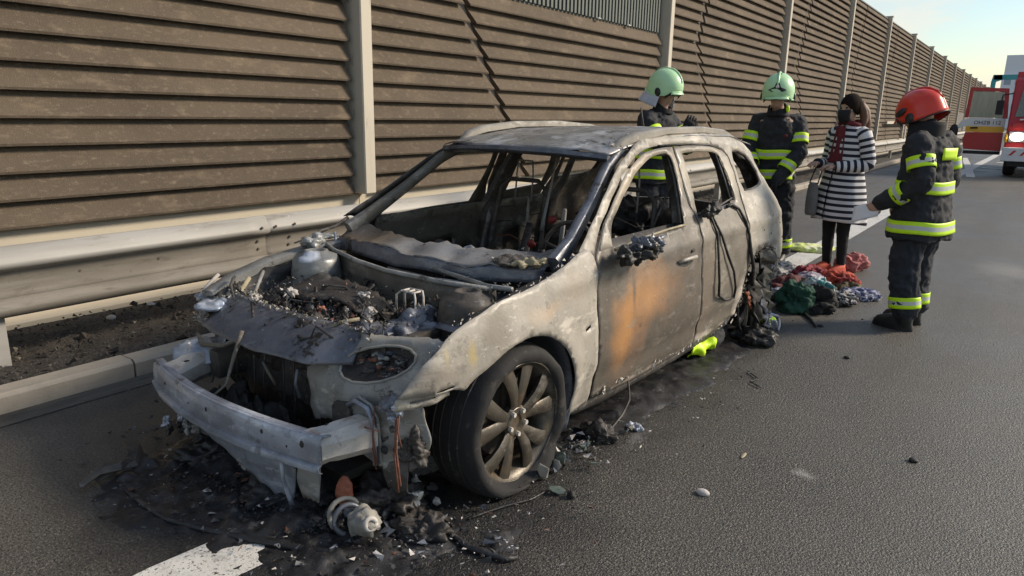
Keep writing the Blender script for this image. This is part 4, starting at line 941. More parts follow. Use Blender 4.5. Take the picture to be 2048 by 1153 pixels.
mb = MB()
def bowl(u, v):
    a = 2*math.pi*u; r = 1-v; p = carrier(.395+.146*math.cos(a)*r, .575+.062*math.sin(a)*r-.02*math.cos(a)*r); n_ = noise.fractal(Vector((p[1]*30, p[2]*30, 2)), 1, 2, 4)
    return (p[0]+.05*(1-r*r)**.5+.012*n_*(1 if v > 0 else 0), p[1], p[2])
mb.grid(bowl, 40, 10); mb.build('burnt_headlight', M['engine_char'], car, smooth=True)
burnt('copper', (.17, .065, .04))
for i in range(60):
    a = R.uniform(0, 6.28); r = R.random()**.6*.85; p = Vector(carrier(.395+.14*math.cos(a)*r, .57+.055*math.sin(a)*r)); q = R.uniform(.004, .013)
    blob('lamp_shard', p+Vector((.035, 0, -.01)), (q*1.6, q*2, q*.6), M[R.choice(['slam_steel', 'tower_steel', 'copper', 'dark_steel', 'soot', 'soot', 'dark_steel'])], amp=2.2, sc=60, seed=70+i, sub=3)
wall_sheet('inner_brace', [(-.38, .16, .66), (-.30, .15, .69), (-.24, .15, .72)], [(-.45, .13, .50), (-.36, .12, .52), (-.30, .12, .56)], M['carrier_steel'], seed=41, amp=.01)
# wing's lower flange
panel('wing_flange', [(-.60, .545), (-.40, .543), (-.395, .525), (-.47, .505), (-.60, .50)], [[(-.55, .532), (-.46, .535), (-.46, .528), (-.55, .52)]], side(.012), M['quarter_paint'], car, sp=.02, jag=.002)
# bumper beam: curved, ribbed, open at the ends
mb = MB(); ring_n = 12; rows = []
for i in range(61):
    t = i/60; y = .34+1.27*t; bow = 4*t*(1-t); s = -.755-.085*bow+.0*t; e = 1+.0*t
    pr_ = [(0, .066), (-.009, .060), (-.012, .022), (-.013, .0), (-.015, -.030), (-.010, -.044), (-.024, -.052), (-.024, -.068), (-.010, -.074)]
    zc = .328+.006*bow; f = .7+.3*min(1, min(t, 1-t)*8) if t > .9 else 1
    row = [(s+a, y, zc+b*f) for a, b in pr_]; rows.append(row)
mb.loft(rows, closed=False, caps=False); o = mb.build('bumper_beam', M['blue_steel'], car, smooth=True); autosmooth(o, 60); q = o.modifiers.new('s', 'SOLIDIFY'); q.thickness = .004; q.offset = 1
bb = o
mb = MB(); rows = []
for i in range(61):
    t = i/60; y = .34+1.27*t; bow = 4*t*(1-t); s = -.755-.085*bow; rows.append([(s, y, .328+.006*bow+.064), (s+.035, y, .328+.006*bow+.062), (s+.038, y, .328+.006*bow+.050)])
mb.loft(rows, closed=False, caps=False); o2 = mb.build('top_lip', M['blue_steel'], bb, smooth=True); q = o2.modifiers.new('s', 'SOLIDIFY'); q.thickness = .004
for t, dz, r in ((.065, .03, .012), (.22, .035, .008), (.5, .03, .009), (.62, .01, .005), (.83, .02, .008), (.12, .0, .005)):
    y = .34+1.27*t; bow = 4*t*(1-t); mb = MB(); mb.ball((-.755-.085*bow-.014, y, .328+dz*.8), (.006, r, r*1.25), 12, 6); mb.build('bolt_hole', M['soot'], bb)
# crash boxes with flange plate
def crash_box(f, name='crash_box'):
    mb = MB(); rings = []
    for k, (s, w, h, dz) in enumerate([(-.765, .070, .060, -.002), (-.74, .068, .062, 0), (-.72, .072, .058, .002), (-.69, .066, .062, .0), (-.66, .072, .064, .004), (-.62, .070, .066, .006), (-.565, .072, .068, .008)]):
        y0 = .405-(s+.765)*.35; r = []
        for a, b_ in [(-.5, 1), (.5, 1), (1, .45), (1, -.45), (.5, -1), (-.5, -1), (-1, -.45), (-1, .45)]: r.append((s, f(y0+a*w), .335+dz+b_*h))
        rings.append(r)
    mb.loft(rings); o = mb.build(name, M['white_alu'], car); autosmooth(o, 30)
    for (s, yy, zz) in ((-.68, .38+.03, .396), (-.64, .36, .398)):
        mb = MB(); mb.ball((s, f(yy), zz), (.016, .008, .004), 10, 5); mb.build('bolt_hole', M['soot'], o)
    pl_ = MB(); rr = []
    for (a, b_) in [(-.115, .11), (-.05, .135), (.03, .12), (.07, .075), (.085, -.02), (.085, -.11), (.05, -.12), (-.06, -.10), (-.10, -.04)]: rr.append((a, b_))
    k = [(-.560+.0*a, f(.335+a*-.9), .345+b_) for a, b_ in rr]; k2 = [(x+.012, y, z) for x, y, z in k]
    pl_.loft([k, k2]); po = pl_.build('flange_plate', M['tower_steel'], o); bevel(po, .004)
    return o
crash_box(lambda y: y); crash_box(lambda y: W_-y+.02)
T('flange_ring', [(-.575, .335-.9*a, .345+b_) for a, b_ in [(-.10, .09), (-.05, .12), (.03, .11), (.06, .07), (.07, -.02), (.07, -.11)]], .009, M['blue_steel'])
# side-member horn under the carrier, molten
wall_sheet('horn_bracket', [(-.46, .115, .49), (-.53, .20, .47), (-.56, .33, .45)], [(-.47, .15, .25), (-.50, .21, .19), (-.53, .27, .24)], M['carrier_steel'], amp=.045, seed=80, nu=20, nv=14, jag=.006)
wall_sheet('horn_bracket', [(-.50, .22, .34), (-.53, .27, .33), (-.55, .31, .33)], [(-.50, .20, .13), (-.52, .24, .10), (-.53, .28, .14)], M['dark_steel'], amp=.05, seed=83, nu=14, nv=14, jag=.006)
for i_, (yy, zz, rr_) in enumerate([(.19, .40, .014), (.24, .30, .018), (.29, .42, .010), (.17, .33, .009)]): blob('bolt_hole', (-.555, yy, zz), (.010, rr_, rr_), M['soot'], amp=.5, sc=40, seed=300+i_, sub=3)
blob('horn_bracket', (-.48, .17, .30), (.03, .035, .07), M['dark_steel'], amp=1.6, sc=26, seed=81, sub=5)
blob('washer_melt', (-.55, .20, .475), (.04, .05, .03), M['slam_steel'], amp=1.0, sc=22, seed=82)
blob('washer_melt', (-.57, .145, .50), (.014, .018, .020), M['blue_steel'], amp=1.6, sc=50, seed=83)
blob('washer_melt', (-.58, .17, .45), (.010, .014, .014), M['blue_steel'], amp=1.6, sc=50, seed=84)
for i, (y0, z0, z1, q) in enumerate([(.135, .47, .20, .0045), (.145, .46, .17, .003), (.139, .46, .24, .003), (.26, .48, .24, .003), (.267, .42, .22, .003), (.125, .48, .36, .003)]):
    T('copper_wire', [(-.58, y0, z0), (-.585, y0+.006, (z0+z1)/2), (-.58, y0-.006, z1)], q, M['copper'], n=5, jit=.5)
T('copper_wire', [(-.60, .31, .39), (-.60, .25, .395), (-.60, .21, .40)], .003, M['copper'], n=5)
# radiator void: dark matrix, fan shroud remnants, cream Y bracket, white stay
mb = MB(); mb.box((-.40, .52, .12), (-.36, 1.45, .50)); mb.build('radiator', M['soot'], car)
for k in range(7):
    y = .60+.12*k+R.uniform(-.04, .04); T('radiator_fin', [(-.515, y, .16+.05*R.random()), (-.515+.01*R.random(), y+R.uniform(-.02, .02), .35), (-.50, y, .50)], .004, M['dark_steel'], n=4, jit=.4)
T('bonnet_lock_stay', [(-.60, 1.10, .60), (-.66, 1.08, .50), (-.72, 1.05, .40), (-.80, 1.02, .38)], [.011, .009, .006, .005], M['olive_steel'], jit=.3)
T('bonnet_lock_stay', [(-.60, 1.10, .57), (-.64, 1.20, .52), (-.66, 1.34, .50), (-.62, 1.46, .52)], [.010, .012, .013, .008], M['olive_steel'], jit=.3)
T('bonnet_lock_stay', [(-.80, 1.02, .385), (-.80, .96, .365), (-.78, .92, .33)], .007, M['olive_rail'])
T('hose_remnant', [(-.60, .70, .40), (-.61, .71, .46), (-.60, .705, .52)], .006, M['slam_steel'])
T('hose_remnant', [(-.57, 1.0, .47), (-.58, .95, .44), (-.56, .93, .38)], .007, M['olive_steel'])
heap('radiator_char', -.66, -.50, .55, 1.52, lambda s, y: .23+.04*math.sin(y*7), M['soot'], n=(20, 70), amp=.07, sc=14, seed=5, skirt=.2)
# lower sheet hanging from the beam, with stay
wall_sheet('hanging_undershield', [(-.80, 1.42, .27), (-.83, 1.15, .265), (-.83, .9, .265), (-.81, .7, .265), (-.77, .50, .27)], [(-.78, 1.40, .24), (-.80, 1.15, .20), (-.78, .92, .13), (-.74, .70, .02), (-.72, .60, .015)], M['blue_steel'], seed=51, amp=.02, nu=36, jag=.004)
wall_sheet('hanging_undershield', [(-.77, .50, .27), (-.76, .45, .27), (-.74, .40, .27)], [(-.72, .57, .04), (-.71, .52, .05), (-.70, .46, .06)], M['carrier_steel'], seed=52, amp=.02, nu=10, jag=.004)
T('shield_stay', [(-.79, .56, .26), (-.79, .56, .16), (-.76, .565, .06), (-.75, .565, .03)], [.010, .009, .010, .014], M['blue_steel'])
wall_sheet('inner_undershield', [(-.80, 1.50, .27), (-.80, 1.30, .26), (-.80, 1.15, .25)], [(-.72, 1.40, .10), (-.70, 1.28, .06), (-.70, 1.18, .10)], M['carrier_steel'], seed=53, amp=.05, nu=12, jag=.008)
for i in range(14):
    y = R.uniform(.6, 1.5); blob('melted_drip', (-.76+R.uniform(-.05, .05), y, R.uniform(.06, .24)), (.010, .022, .030), M[R.choice(['dark_steel', 'copper', 'tower_steel', 'soot', 'blue_steel', 'soot'])], amp=2.2, sc=50, seed=90+i, sub=4)
# right end of the beam: crumpled foil
wall_sheet('crumpled_foil', [(-.70, 1.60, .42), (-.62, 1.58, .44), (-.54, 1.52, .46), (-.52, 1.40, .47)], [(-.72, 1.58, .30), (-.64, 1.55, .32), (-.58, 1.48, .33), (-.56, 1.40, .36)], M['blue_steel'], seed=54, amp=.06, nu=24, jag=.006)
# ---------------------------------------------------------------- interior
mb = MB(); mb.box((.42, .14, .16), (3.45, W_-.14, .19)); mb.build('floor_pan', M['soot'], car)
heap('interior_char', .5, 3.35, .2, 1.66, lambda s, y: .27+.06*math.exp(-((y-.93)/.15)**2)+(.12 if s > 2.3 else 0), M['engine_char'], n=(120, 70), amp=.09, sc=7, seed=3, skirt=.1)
flatbar('dash_beam', [(.70, 1.66, .74), (.66, .93, .72), (.70, .2, .74)], .05, .05, M['dark_steel'], up=(1, 0, 0))
heap('dashboard_char', .55, .86, .25, 1.62, lambda s, y: .70, M['engine_char'], n=(24, 80), amp=.07, sc=11, seed=8, skirt=.3)
ring = [(.98+.035*math.cos(a)*.5, .47+.185*math.cos(a), .80+.17*math.sin(a)) for a in [2*math.pi*i/24 for i in range(25)]]
st = T('steering_wheel', [(x+.25*(z-.80), y, z) for x, y, z in ring], .012, M['dark_steel'])
T('wheel_boss', [(.90, .47, .79), (.99, .47, .80)], .035, M['dark_steel'], st)
for a in (.3, 2.8, 4.7): T('wheel_spoke', [(.985, .47, .80), (.98, .47+.17*math.cos(a), .80+.16*math.sin(a))], .010, M['dark_steel'], st)
T('steering_column', [(.66, .47, .72), (.95, .47, .79)], .03, M['dark_steel'])
def seat(y, s, name='seat_frame', back=1.10):
    w = .22; t = empty(name, parent=car)
    f = lambda u, z: s+(.22*(z-.45))
    T('back_tube', [(s, y-w, .40), (s+.05, y-w, .70), (s+.13, y-w+.03, back-.06), (s+.14, y-w+.10, back), (s+.14, y+w-.10, back), (s+.13, y+w-.03, back-.06), (s+.05, y+w, .70), (s, y+w, .40)], .016, M['dark_steel'], t)
    for e in (-1, 1): T('headrest_rod', [(s+.13, y+e*.07, back-.14), (s+.145, y+e*.07, back+.04), (s+.15, y+e*.06, back+.13)], .006, M['carrier_steel'], t)
    T('headrest_rod', [(s+.15, y-.06, back+.13), (s+.15, y+.06, back+.13)], .006, M['carrier_steel'], t)
    for z in (.5, .6, .7, .8, .9): T('seat_spring', [(s+.02+.2*(z-.45), y-w+.02, z), (s+.04+.2*(z-.45), y-.08, z-.03), (s+.02+.2*(z-.45), y+.06, z+.02), (s+.02+.2*(z-.45), y+w-.02, z)], .004, M['rust_red'] if z == .7 else M['dark_steel'], t, n=5)
    for e in (-1, 1): flatbar('side_plate', [(s-.42, y+e*w, .36), (s-.2, y+e*w, .38), (s+.02, y+e*w, .40), (s+.06, y+e*w, .62)], .02, .09, M['dark_steel'], t)
    T('front_tube', [(s-.42, y-w, .38), (s-.42, y+w, .38)], .018, M['dark_steel'], t)
    for k in range(4): T('seat_spring', [(s-.40, y-.15+.1*k, .38), (s-.25, y-.14+.1*k, .34), (s-.02, y-.15+.1*k, .36)], .004, M['dark_steel'], t, n=5)
    return t
seat(.52, 1.55); seat(1.33, 1.55)
# sagging roof wires and drips seen through the windscreen
T('hanging_wire', [(1.7, 1.05, 1.40), (1.62, 1.04, 1.15), (1.55, 1.05, .90), (1.52, 1.05, .80)], [.006, .007, .010, .014], M['carrier_steel'], n=6, jit=.4)
T('hanging_wire', [(1.6, 1.22, 1.02), (1.58, 1.21, .92), (1.56, 1.2, .82)], [.006, .009, .012], M['carrier_steel'], n=6, jit=.4)
T('hanging_wire', [(1.30, 1.30, .95), (1.22, 1.28, .80), (1.15, 1.27, .62), (1.1, 1.27, .5)], .014, M['dark_steel'], n=6, jit=.3)
T('hanging_wire', [(1.3, .98, .88), (1.22, .97, .72), (1.16, .97, .55)], [.02, .03, .035], M['engine_char'], n=7, jit=.3)
T('seat_belt_strand', [(1.72, .25, 1.15), (1.62, .30, .9), (1.60, .34, .6)], .008, M['dark_steel'], n=6)
T('seat_belt_strand', [(1.12, .60, 1.02), (1.16, .64, .88), (1.15, .66, .7)], [.012, .014, .010], M['carrier_steel'], n=6, jit=.3)
for i, (s, y, z, q, mt) in enumerate([(.70, .72, .78, .05, 'soot'), (.66, .9, .80, .035, 'ceramic_ash'), (.63, .98, .79, .026, 'white_alu'), (.75, .4, .79, .06, 'soot'), (1.0, .75, .55, .08, 'soot'), (.75, 1.2, .76, .06, 'engine_char'), (.8, .30, .82, .03, 'ceramic_ash'), (1.25, .45, .66, .035, 'ceramic_ash'), (2.7, .8, .70, .2, 'engine_char'), (2.8, 1.3, .78, .18, 'engine_char'), (2.4, .9, .80, .14, 'soot')]):
    blob('char_lump', (s, y, z), (q, q*1.2, q*.8), M[mt], amp=1.0, sc=9 if q > .05 else 28, seed=120+i)
simple('ember_red', (.20, .02, .02), .6)
for i, p in enumerate([(1.30, .80, .93), (1.15, .85, .78)]): blob('melted_red_trim', p, (.015, .03, .02), M['ember_red'], amp=1, sc=25, seed=150+i, sub=3)
# ================================================================ PEOPLE
simple('skin', (.48, .30, .22), .55, amt=.1); simple('turnout_cloth', (.022, .024, .030), .85, amt=.35, sc=9, bumps=[dict(scale=9, str=.5, d=.02), dict(scale=260, str=.3, d=.002)])
simple('trouser_cloth', (.024, .028, .036), .9, amt=.35, sc=8, bumps=[dict(scale=8, str=.6, d=.02), dict(scale=260, str=.3, d=.002)])
simple('collar_cloth', (.012, .012, .014), .9); simple('boot_leather', (.012, .012, .013), .5)
M['lime'] = mat('lime_band', (.58, .88, .01), .5, layers=[dict(scale=30, lo=.5, hi=.75, col=(.45, .72, .02), fac=.5)])
M['silver'] = mat('silver_band', (.52, .54, .53), .4, layers=[dict(scale=40, lo=.5, hi=.7, col=(.38, .40, .39), fac=.6)])
M['glow_shell'] = mat('pale_green_shell', (.46, .72, .42), .32, layers=[dict(scale=5, lo=.5, hi=.7, col=(.38, .62, .36), fac=.5), dict(scale=40, lo=.66, hi=.72, col=(.2, .3, .2), fac=.5)])
M['red_shell'] = mat('red_shell', (.62, .040, .018), .28, layers=[dict(scale=6, lo=.5, hi=.7, col=(.48, .03, .015), fac=.6), dict(scale=45, lo=.66, hi=.72, col=(.2, .02, .01), fac=.5)])
M['black_shell'] = mat('black_shell', (.012, .012, .013), .4); simple('curtain', (.55, .60, .70), .8); simple('hair_dark', (.016, .011, .009), .9, spec=.1); simple('hair_brown', (.12, .055, .028), .6)
M['badge'] = mat('white_badge', (.65, .65, .65), .5); simple('paper', (.74, .76, .82), .7, amt=.04); simple('maroon', (.14, .018, .024), .9); simple('grey_bag', (.17, .17, .165), .8); simple('legging', (.010, .010, .012), .9); simple('orange_shoe', (.55, .07, .03), .7)
M['mask_black'] = mat('mask_black', (.008, .008, .009), .8); M['eye'] = mat('eye_dark', (.01, .008, .006), .3)

def voxel(mb, size, name):
    me = mb.mesh('tmp'); b = bmesh.new(); b.from_mesh(me); bmesh.ops.recalc_face_normals(b, faces=b.faces); b.to_mesh(me); b.free()
    o = bpy.data.objects.new('tmp', me); COL.objects.link(o)
    q = o.modifiers.new('r', 'REMESH'); q.mode = 'VOXEL'; q.voxel_size = size
    q = o.modifiers.new('m', 'SMOOTH'); q.iterations = 4; q.factor = .5
    bpy.context.view_layer.update(); dg = bpy.context.evaluated_depsgraph_get()
    r = bpy.data.meshes.new_from_object(o.evaluated_get(dg)); r.name = name
    bpy.data.objects.remove(o); bpy.data.meshes.remove(me); return r
def dense(pts, r, step=.03):
    P = [Vector(p) for p in pts]; rr = r if isinstance(r, (list, tuple)) else [r]*len(P); o = []; q = []
    n = len(P)
    for i in range(n-1):
        p0 = P[i-1] if i else P[0]*2-P[1]; p3 = P[i+2] if i+2 < n else P[-1]*2-P[-2]
        k = max(1, int((P[i+1]-P[i]).length/step))
        for j in range(k):
            t = j/k; a = P[i]; b = P[i+1]
            c = .5*(2*a+(b-p0)*t+(2*p0-5*a+4*b-p3)*t*t+(-p0+3*a-3*b+p3)*t**3); l = a+(b-a)*t
            o.append(l*.55+c*.45); q.append(rr[i]+(rr[i+1]-rr[i])*t)
    o.append(P[-1]); q.append(rr[-1]); return o, q
def limb(mb, pts, r, n=14):
    P, q = dense(pts, r); mb.tube(P, q, n); mb.ball(P[0], q[0]*.99, 12, 8); mb.ball(P[-1], q[-1]*.99, 12, 8)
def torso(mb, secs, n=28):
    """secs: (cx, cy, z, rx, ry)"""
    rings = []
    for i in range(len(secs)-1):
        for j in range(4):
            t = j/4; a = [secs[i][k]*(1-t)+secs[i+1][k]*t for k in range(5)]; rings.append(a)
    rings.append(list(secs[-1]))
    mb.loft([[(a[0]+a[3]*abs(math.cos(x))**.85*math.copysign(1, math.cos(x)), a[1]+a[4]*abs(math.sin(x))**.85*math.copysign(1, math.sin(x)), a[2]) for x in [2*math.pi*i/n for i in range(n)]] for a in rings])
def sec_at(secs, z):
    secs = sorted(secs, key=lambda q: q[2])
    for a, b in zip(secs, secs[1:]):
        if a[2] <= z <= b[2]: t = (z-a[2])/(b[2]-a[2]); return [a[k]*(1-t)+b[k]*t for k in range(5)]
    return secs[0] if z < secs[0][2] else secs[-1]
def wrinkle(me, amp, seed):
    displace(me, amp, (7, 7, 13), seed, 3); displace(me, amp*.6, (22, 22, 15), seed+3, 2, ridged=True)
def cloth(mb, name, mt, parent, size=.016, amp=.014, seed=0):
    me = voxel(mb, size, name); wrinkle(me, amp, seed); me.materials.clear(); me.materials.append(mt); me.shade_smooth(); return link(name, me, parent)
def band_ring(rings, parent, wide=1):
    """rings: list of 7 rings outward-facing; three bands lime / silver / lime"""
    mb = MB(); n = len(rings[0]); k = 0
    for r in rings: mb.v += [tuple(p) for p in r]
    for i in range(len(rings)-1):
        mb.m = 1 if i in (2, 3) else 0
        for j in range(n): mb.quad(i*n+j, i*n+(j+1) % n, (i+1)*n+(j+1) % n, (i+1)*n+j)
    o = mb.build('reflective_band', [M['lime'], M['silver']], parent, smooth=True); q = o.modifiers.new('s', 'SOLIDIFY'); q.thickness = .004; return o
def limb_band(a, b, t0, r, parent, w=.088, n=22, seed=0):
    a = Vector(a); b = Vector(b); t = (b-a).normalized(); u = t.orthogonal().normalized(); v = t.cross(u); c = a+(b-a)*t0; rings = []
    for i in range(7):
        d = (i/6-.5)*w; rr = r+.0*abs(i-3)
        rings.append([c+t*d+(u*math.cos(x)+v*math.sin(x))*(rr+.004*math.sin(3*x+seed)) for x in [2*math.pi*k/n for k in range(n)]])
    return band_ring(rings, parent)
def torso_band(secs, z, parent, off=.018, w=.090, n=40, tilt=0):
    rings = []
    for i in range(7):
        zz = z+(i/6-.5)*w; a = sec_at(secs, zz)
        rings.append([(a[0]+(a[3]+off)*abs(math.cos(x))**.85*math.copysign(1, math.cos(x)), a[1]+(a[4]+off)*abs(math.sin(x))**.85*math.copysign(1, math.sin(x)), zz+.004*math.sin(4*x)+tilt*math.cos(x)) for x in [2*math.pi*k/n for k in range(n)]])
    return band_ring(rings, parent)
def hand(mb, w, d, side, curl=.6, s=1.0, palm_n=None):
    """palm, four unequal fingers with bends, thumb from the side of the palm; w wrist point, d direction"""
    w = Vector(w); d = Vector(d).normalized(); n_ = Vector(palm_n).normalized() if palm_n else d.orthogonal().normalized(); n_ = (n_-d*n_.dot(d)).normalized(); x = d.cross(n_)*side
    rings = []
    for t, a, b in [(0, .026, .019), (.025, .036, .017), (.06, .042, .016), (.085, .040, .014)]:
        rings.append([w+d*t*s+x*a*s*math.cos(q)+n_*b*s*math.sin(q) for q in [2*math.pi*i/12 for i in range(12)]])
    mb.loft(rings)
    for i, (o, l) in enumerate([(.030, .070), (.010, .080), (-.011, .074), (-.031, .060)]):
        p = w+d*.078*s+x*o*s; P = [p]; dd = d
        for k in range(3):
            c = curl*(k+1)*.55; dd = d*math.cos(c)+n_*math.sin(c); p = p+dd*l*s*[.42, .32, .26][k]; P.append(p)
        mb.tube(P, [.0098*s, .0092*s, .0086*s, .0065*s], 7)
    p = w+d*.022*s+x*.030*s; mb.tube([p, p+(x*.55+d*.7+n_*.25)*.038*s, p+(x*.45+d*1.3+n_*.6)*.058*s], [.013*s, .0115*s, .008*s], 7)
def head(mb, c, f, tilt=0):
    """c centre, f facing yaw (0: -Y); returns nothing; adds skull, jaw, nose, brow, ears"""
    m_ = Matrix.Rotation(f, 3, 'Z') @ Matrix.Rotation(tilt, 3, 'X'); c = Vector(c); A = lambda p: c+m_ @ Vector(p)
    mb.ball(A((0, .01, .02)), (.077, .095, .105), 20, 14, m_); mb.ball(A((0, -.028, -.055)), (.056, .062, .065), 16, 12, m_)
    mb.ball(A((0, -.096, -.018)), (.013, .020, .026), 8, 6, m_); mb.ball(A((0, -.078, .028)), (.052, .016, .013), 10, 6, m_)
    mb.ball(A((0, -.084, -.062)), (.026, .012, .010), 8, 6, m_)
    for e in (-1, 1): mb.ball(A((.078*e, .012, -.01)), (.009, .020, .032), 8, 6, m_); mb.ball(A((.04*e, -.062, -.03)), (.025, .022, .024), 8, 6, m_)
def helmet(parent, c, f, tilt, shell, disc=True, badge=None, curtain=None, s=1.0, visor=True):
    m_ = Matrix.Rotation(f, 4, 'Z') @ Matrix.Rotation(tilt, 4, 'X') @ Matrix.Scale(s, 4); m_.translation = Vector(c)
    def fin(o): o.parent = parent; o.matrix_basis = m_; return o
    def S(a, v):     # a azimuth from front, v 0 edge .. 1 top
        low = interp(abs(a)/math.pi, [(0, -.000), (.22, -.012), (.34, -.062), (.55, -.085), (.75, -.075), (1, -.065)])
        fz = v**.9; z = low+( .150-low)*math.sin(fz*math.pi/2); k = max(0, 1-((z-.0)/.152)**2)**.5 if z > 0 else 1+(-z)*.5
        rx, ry = .138*k, (.170 if abs(a) > math.pi/2 else .158)*k
        return Vector((rx*math.sin(a), .012-ry*math.cos(a), z+.01))
    mb = MB(); mb.grid(lambda u, v: S((u*2-1)*math.pi, v), 48, 20)
    ho = mb.build('helmet', shell, None, smooth=True); q = ho.modifiers.new('s', 'SOLIDIFY'); q.thickness = .006; fin(ho)
    # everything below is a part of the helmet
    mb = MB(); mb.tube([Vector(S(0, v))*1.01+Vector((0, 0, .003)) for v in (.25, .45, .65, .85, 1)]+[Vector(S(math.pi, v))*1.01+Vector((0, 0, .003)) for v in (.85, .65, .45, .25)], [.004, .009, .010, .010, .010, .010, .010, .009, .004], 8); mb.build('crest', shell, ho, smooth=True)
    mb = MB(); mb.tube([Vector(S((u/24-1)*math.pi, 0)) for u in range(49)], .0055, 6, caps=False); mb.build('rim_trim', M['black_shell'] if shell != M['glow_shell'] else shell, ho, smooth=True)
    for e in (-1, 1):
        if disc:
            if shell == M['red_shell']: mb = MB(); mb.ball((.139*e, -.05, .022), (.010, .046, .022), 14, 8, Matrix.Rotation(.35, 3, 'X')); mb.build('side_cap', M['black_shell'], ho, smooth=True)
            mb = MB(); mb.ball((.141*e, -.005, -.040), (.012, .030, .038), 12, 8, Matrix.Rotation(-.5, 3, 'X')); mb.build('side_cap', M['black_shell'], ho, smooth=True)
    if visor:
        mb = MB(); mb.grid(lambda u, v: Vector(S((u-.5)*1.5, 0))*(1.02+.10*v)+Vector((0, -.004, -.003-.018*v)), 16, 3); o = mb.build('brim', shell, ho, smooth=True); q = o.modifiers.new('s', 'SOLIDIFY'); q.thickness = .005
        mb = MB(); mb.grid(lambda u, v: Vector(S((u-.5)*2.0, 0))*.97+Vector((0, -.002, -.004-.030*v)), 16, 3); o = mb.build('visor', M['black_shell'], ho, smooth=True); q = o.modifiers.new('s', 'SOLIDIFY'); q.thickness = .003
    if badge:
        mb = MB()
        out_ = [(-.075, -.012), (-.03, .004), (-.018, .030), (0, .040), (.018, .030), (.03, .004), (.075, -.012), (.05, -.020), (-.05, -.020)]
        def on_(x, z): a = math.asin(max(-1, min(1, x/.13))); v = max(.02, (z+.045)/.17); return Vector(S(a, v))*1.02+Vector((0, -.006, 0))
        r1 = [on_(x, z) for x, z in out_]; r2 = [p+Vector((0, .008, 0)) for p in r1]; mb.loft([r1, r2]); mb.build('badge_plate', M['black_shell'], ho)
        mb = MB(); mb.ball(on_(0, .008)+Vector((0, -.006, 0)), (.015, .005, .015), 12, 6); mb.build('badge', M['badge'], ho)
    if curtain:
        mb = MB(); mb.grid(lambda u, v: Vector(S(math.pi+(u-.5)*3.6 if False else ((u*2-1)*.62*math.pi+math.pi), 0)) if False else (lambda a: Vector((.140*math.sin(a)*(1+.12*v), .012-.168*math.cos(a)*(1+.25*v)+.006*math.sin(9*a)*v, -.06-.105*v)))(math.pi*(.42+1.16*u)), 30, 6)
        o = mb.build('neck_curtain', curtain, ho, smooth=True); q = o.modifiers.new('s', 'SOLIDIFY'); q.thickness = .003
    return ho

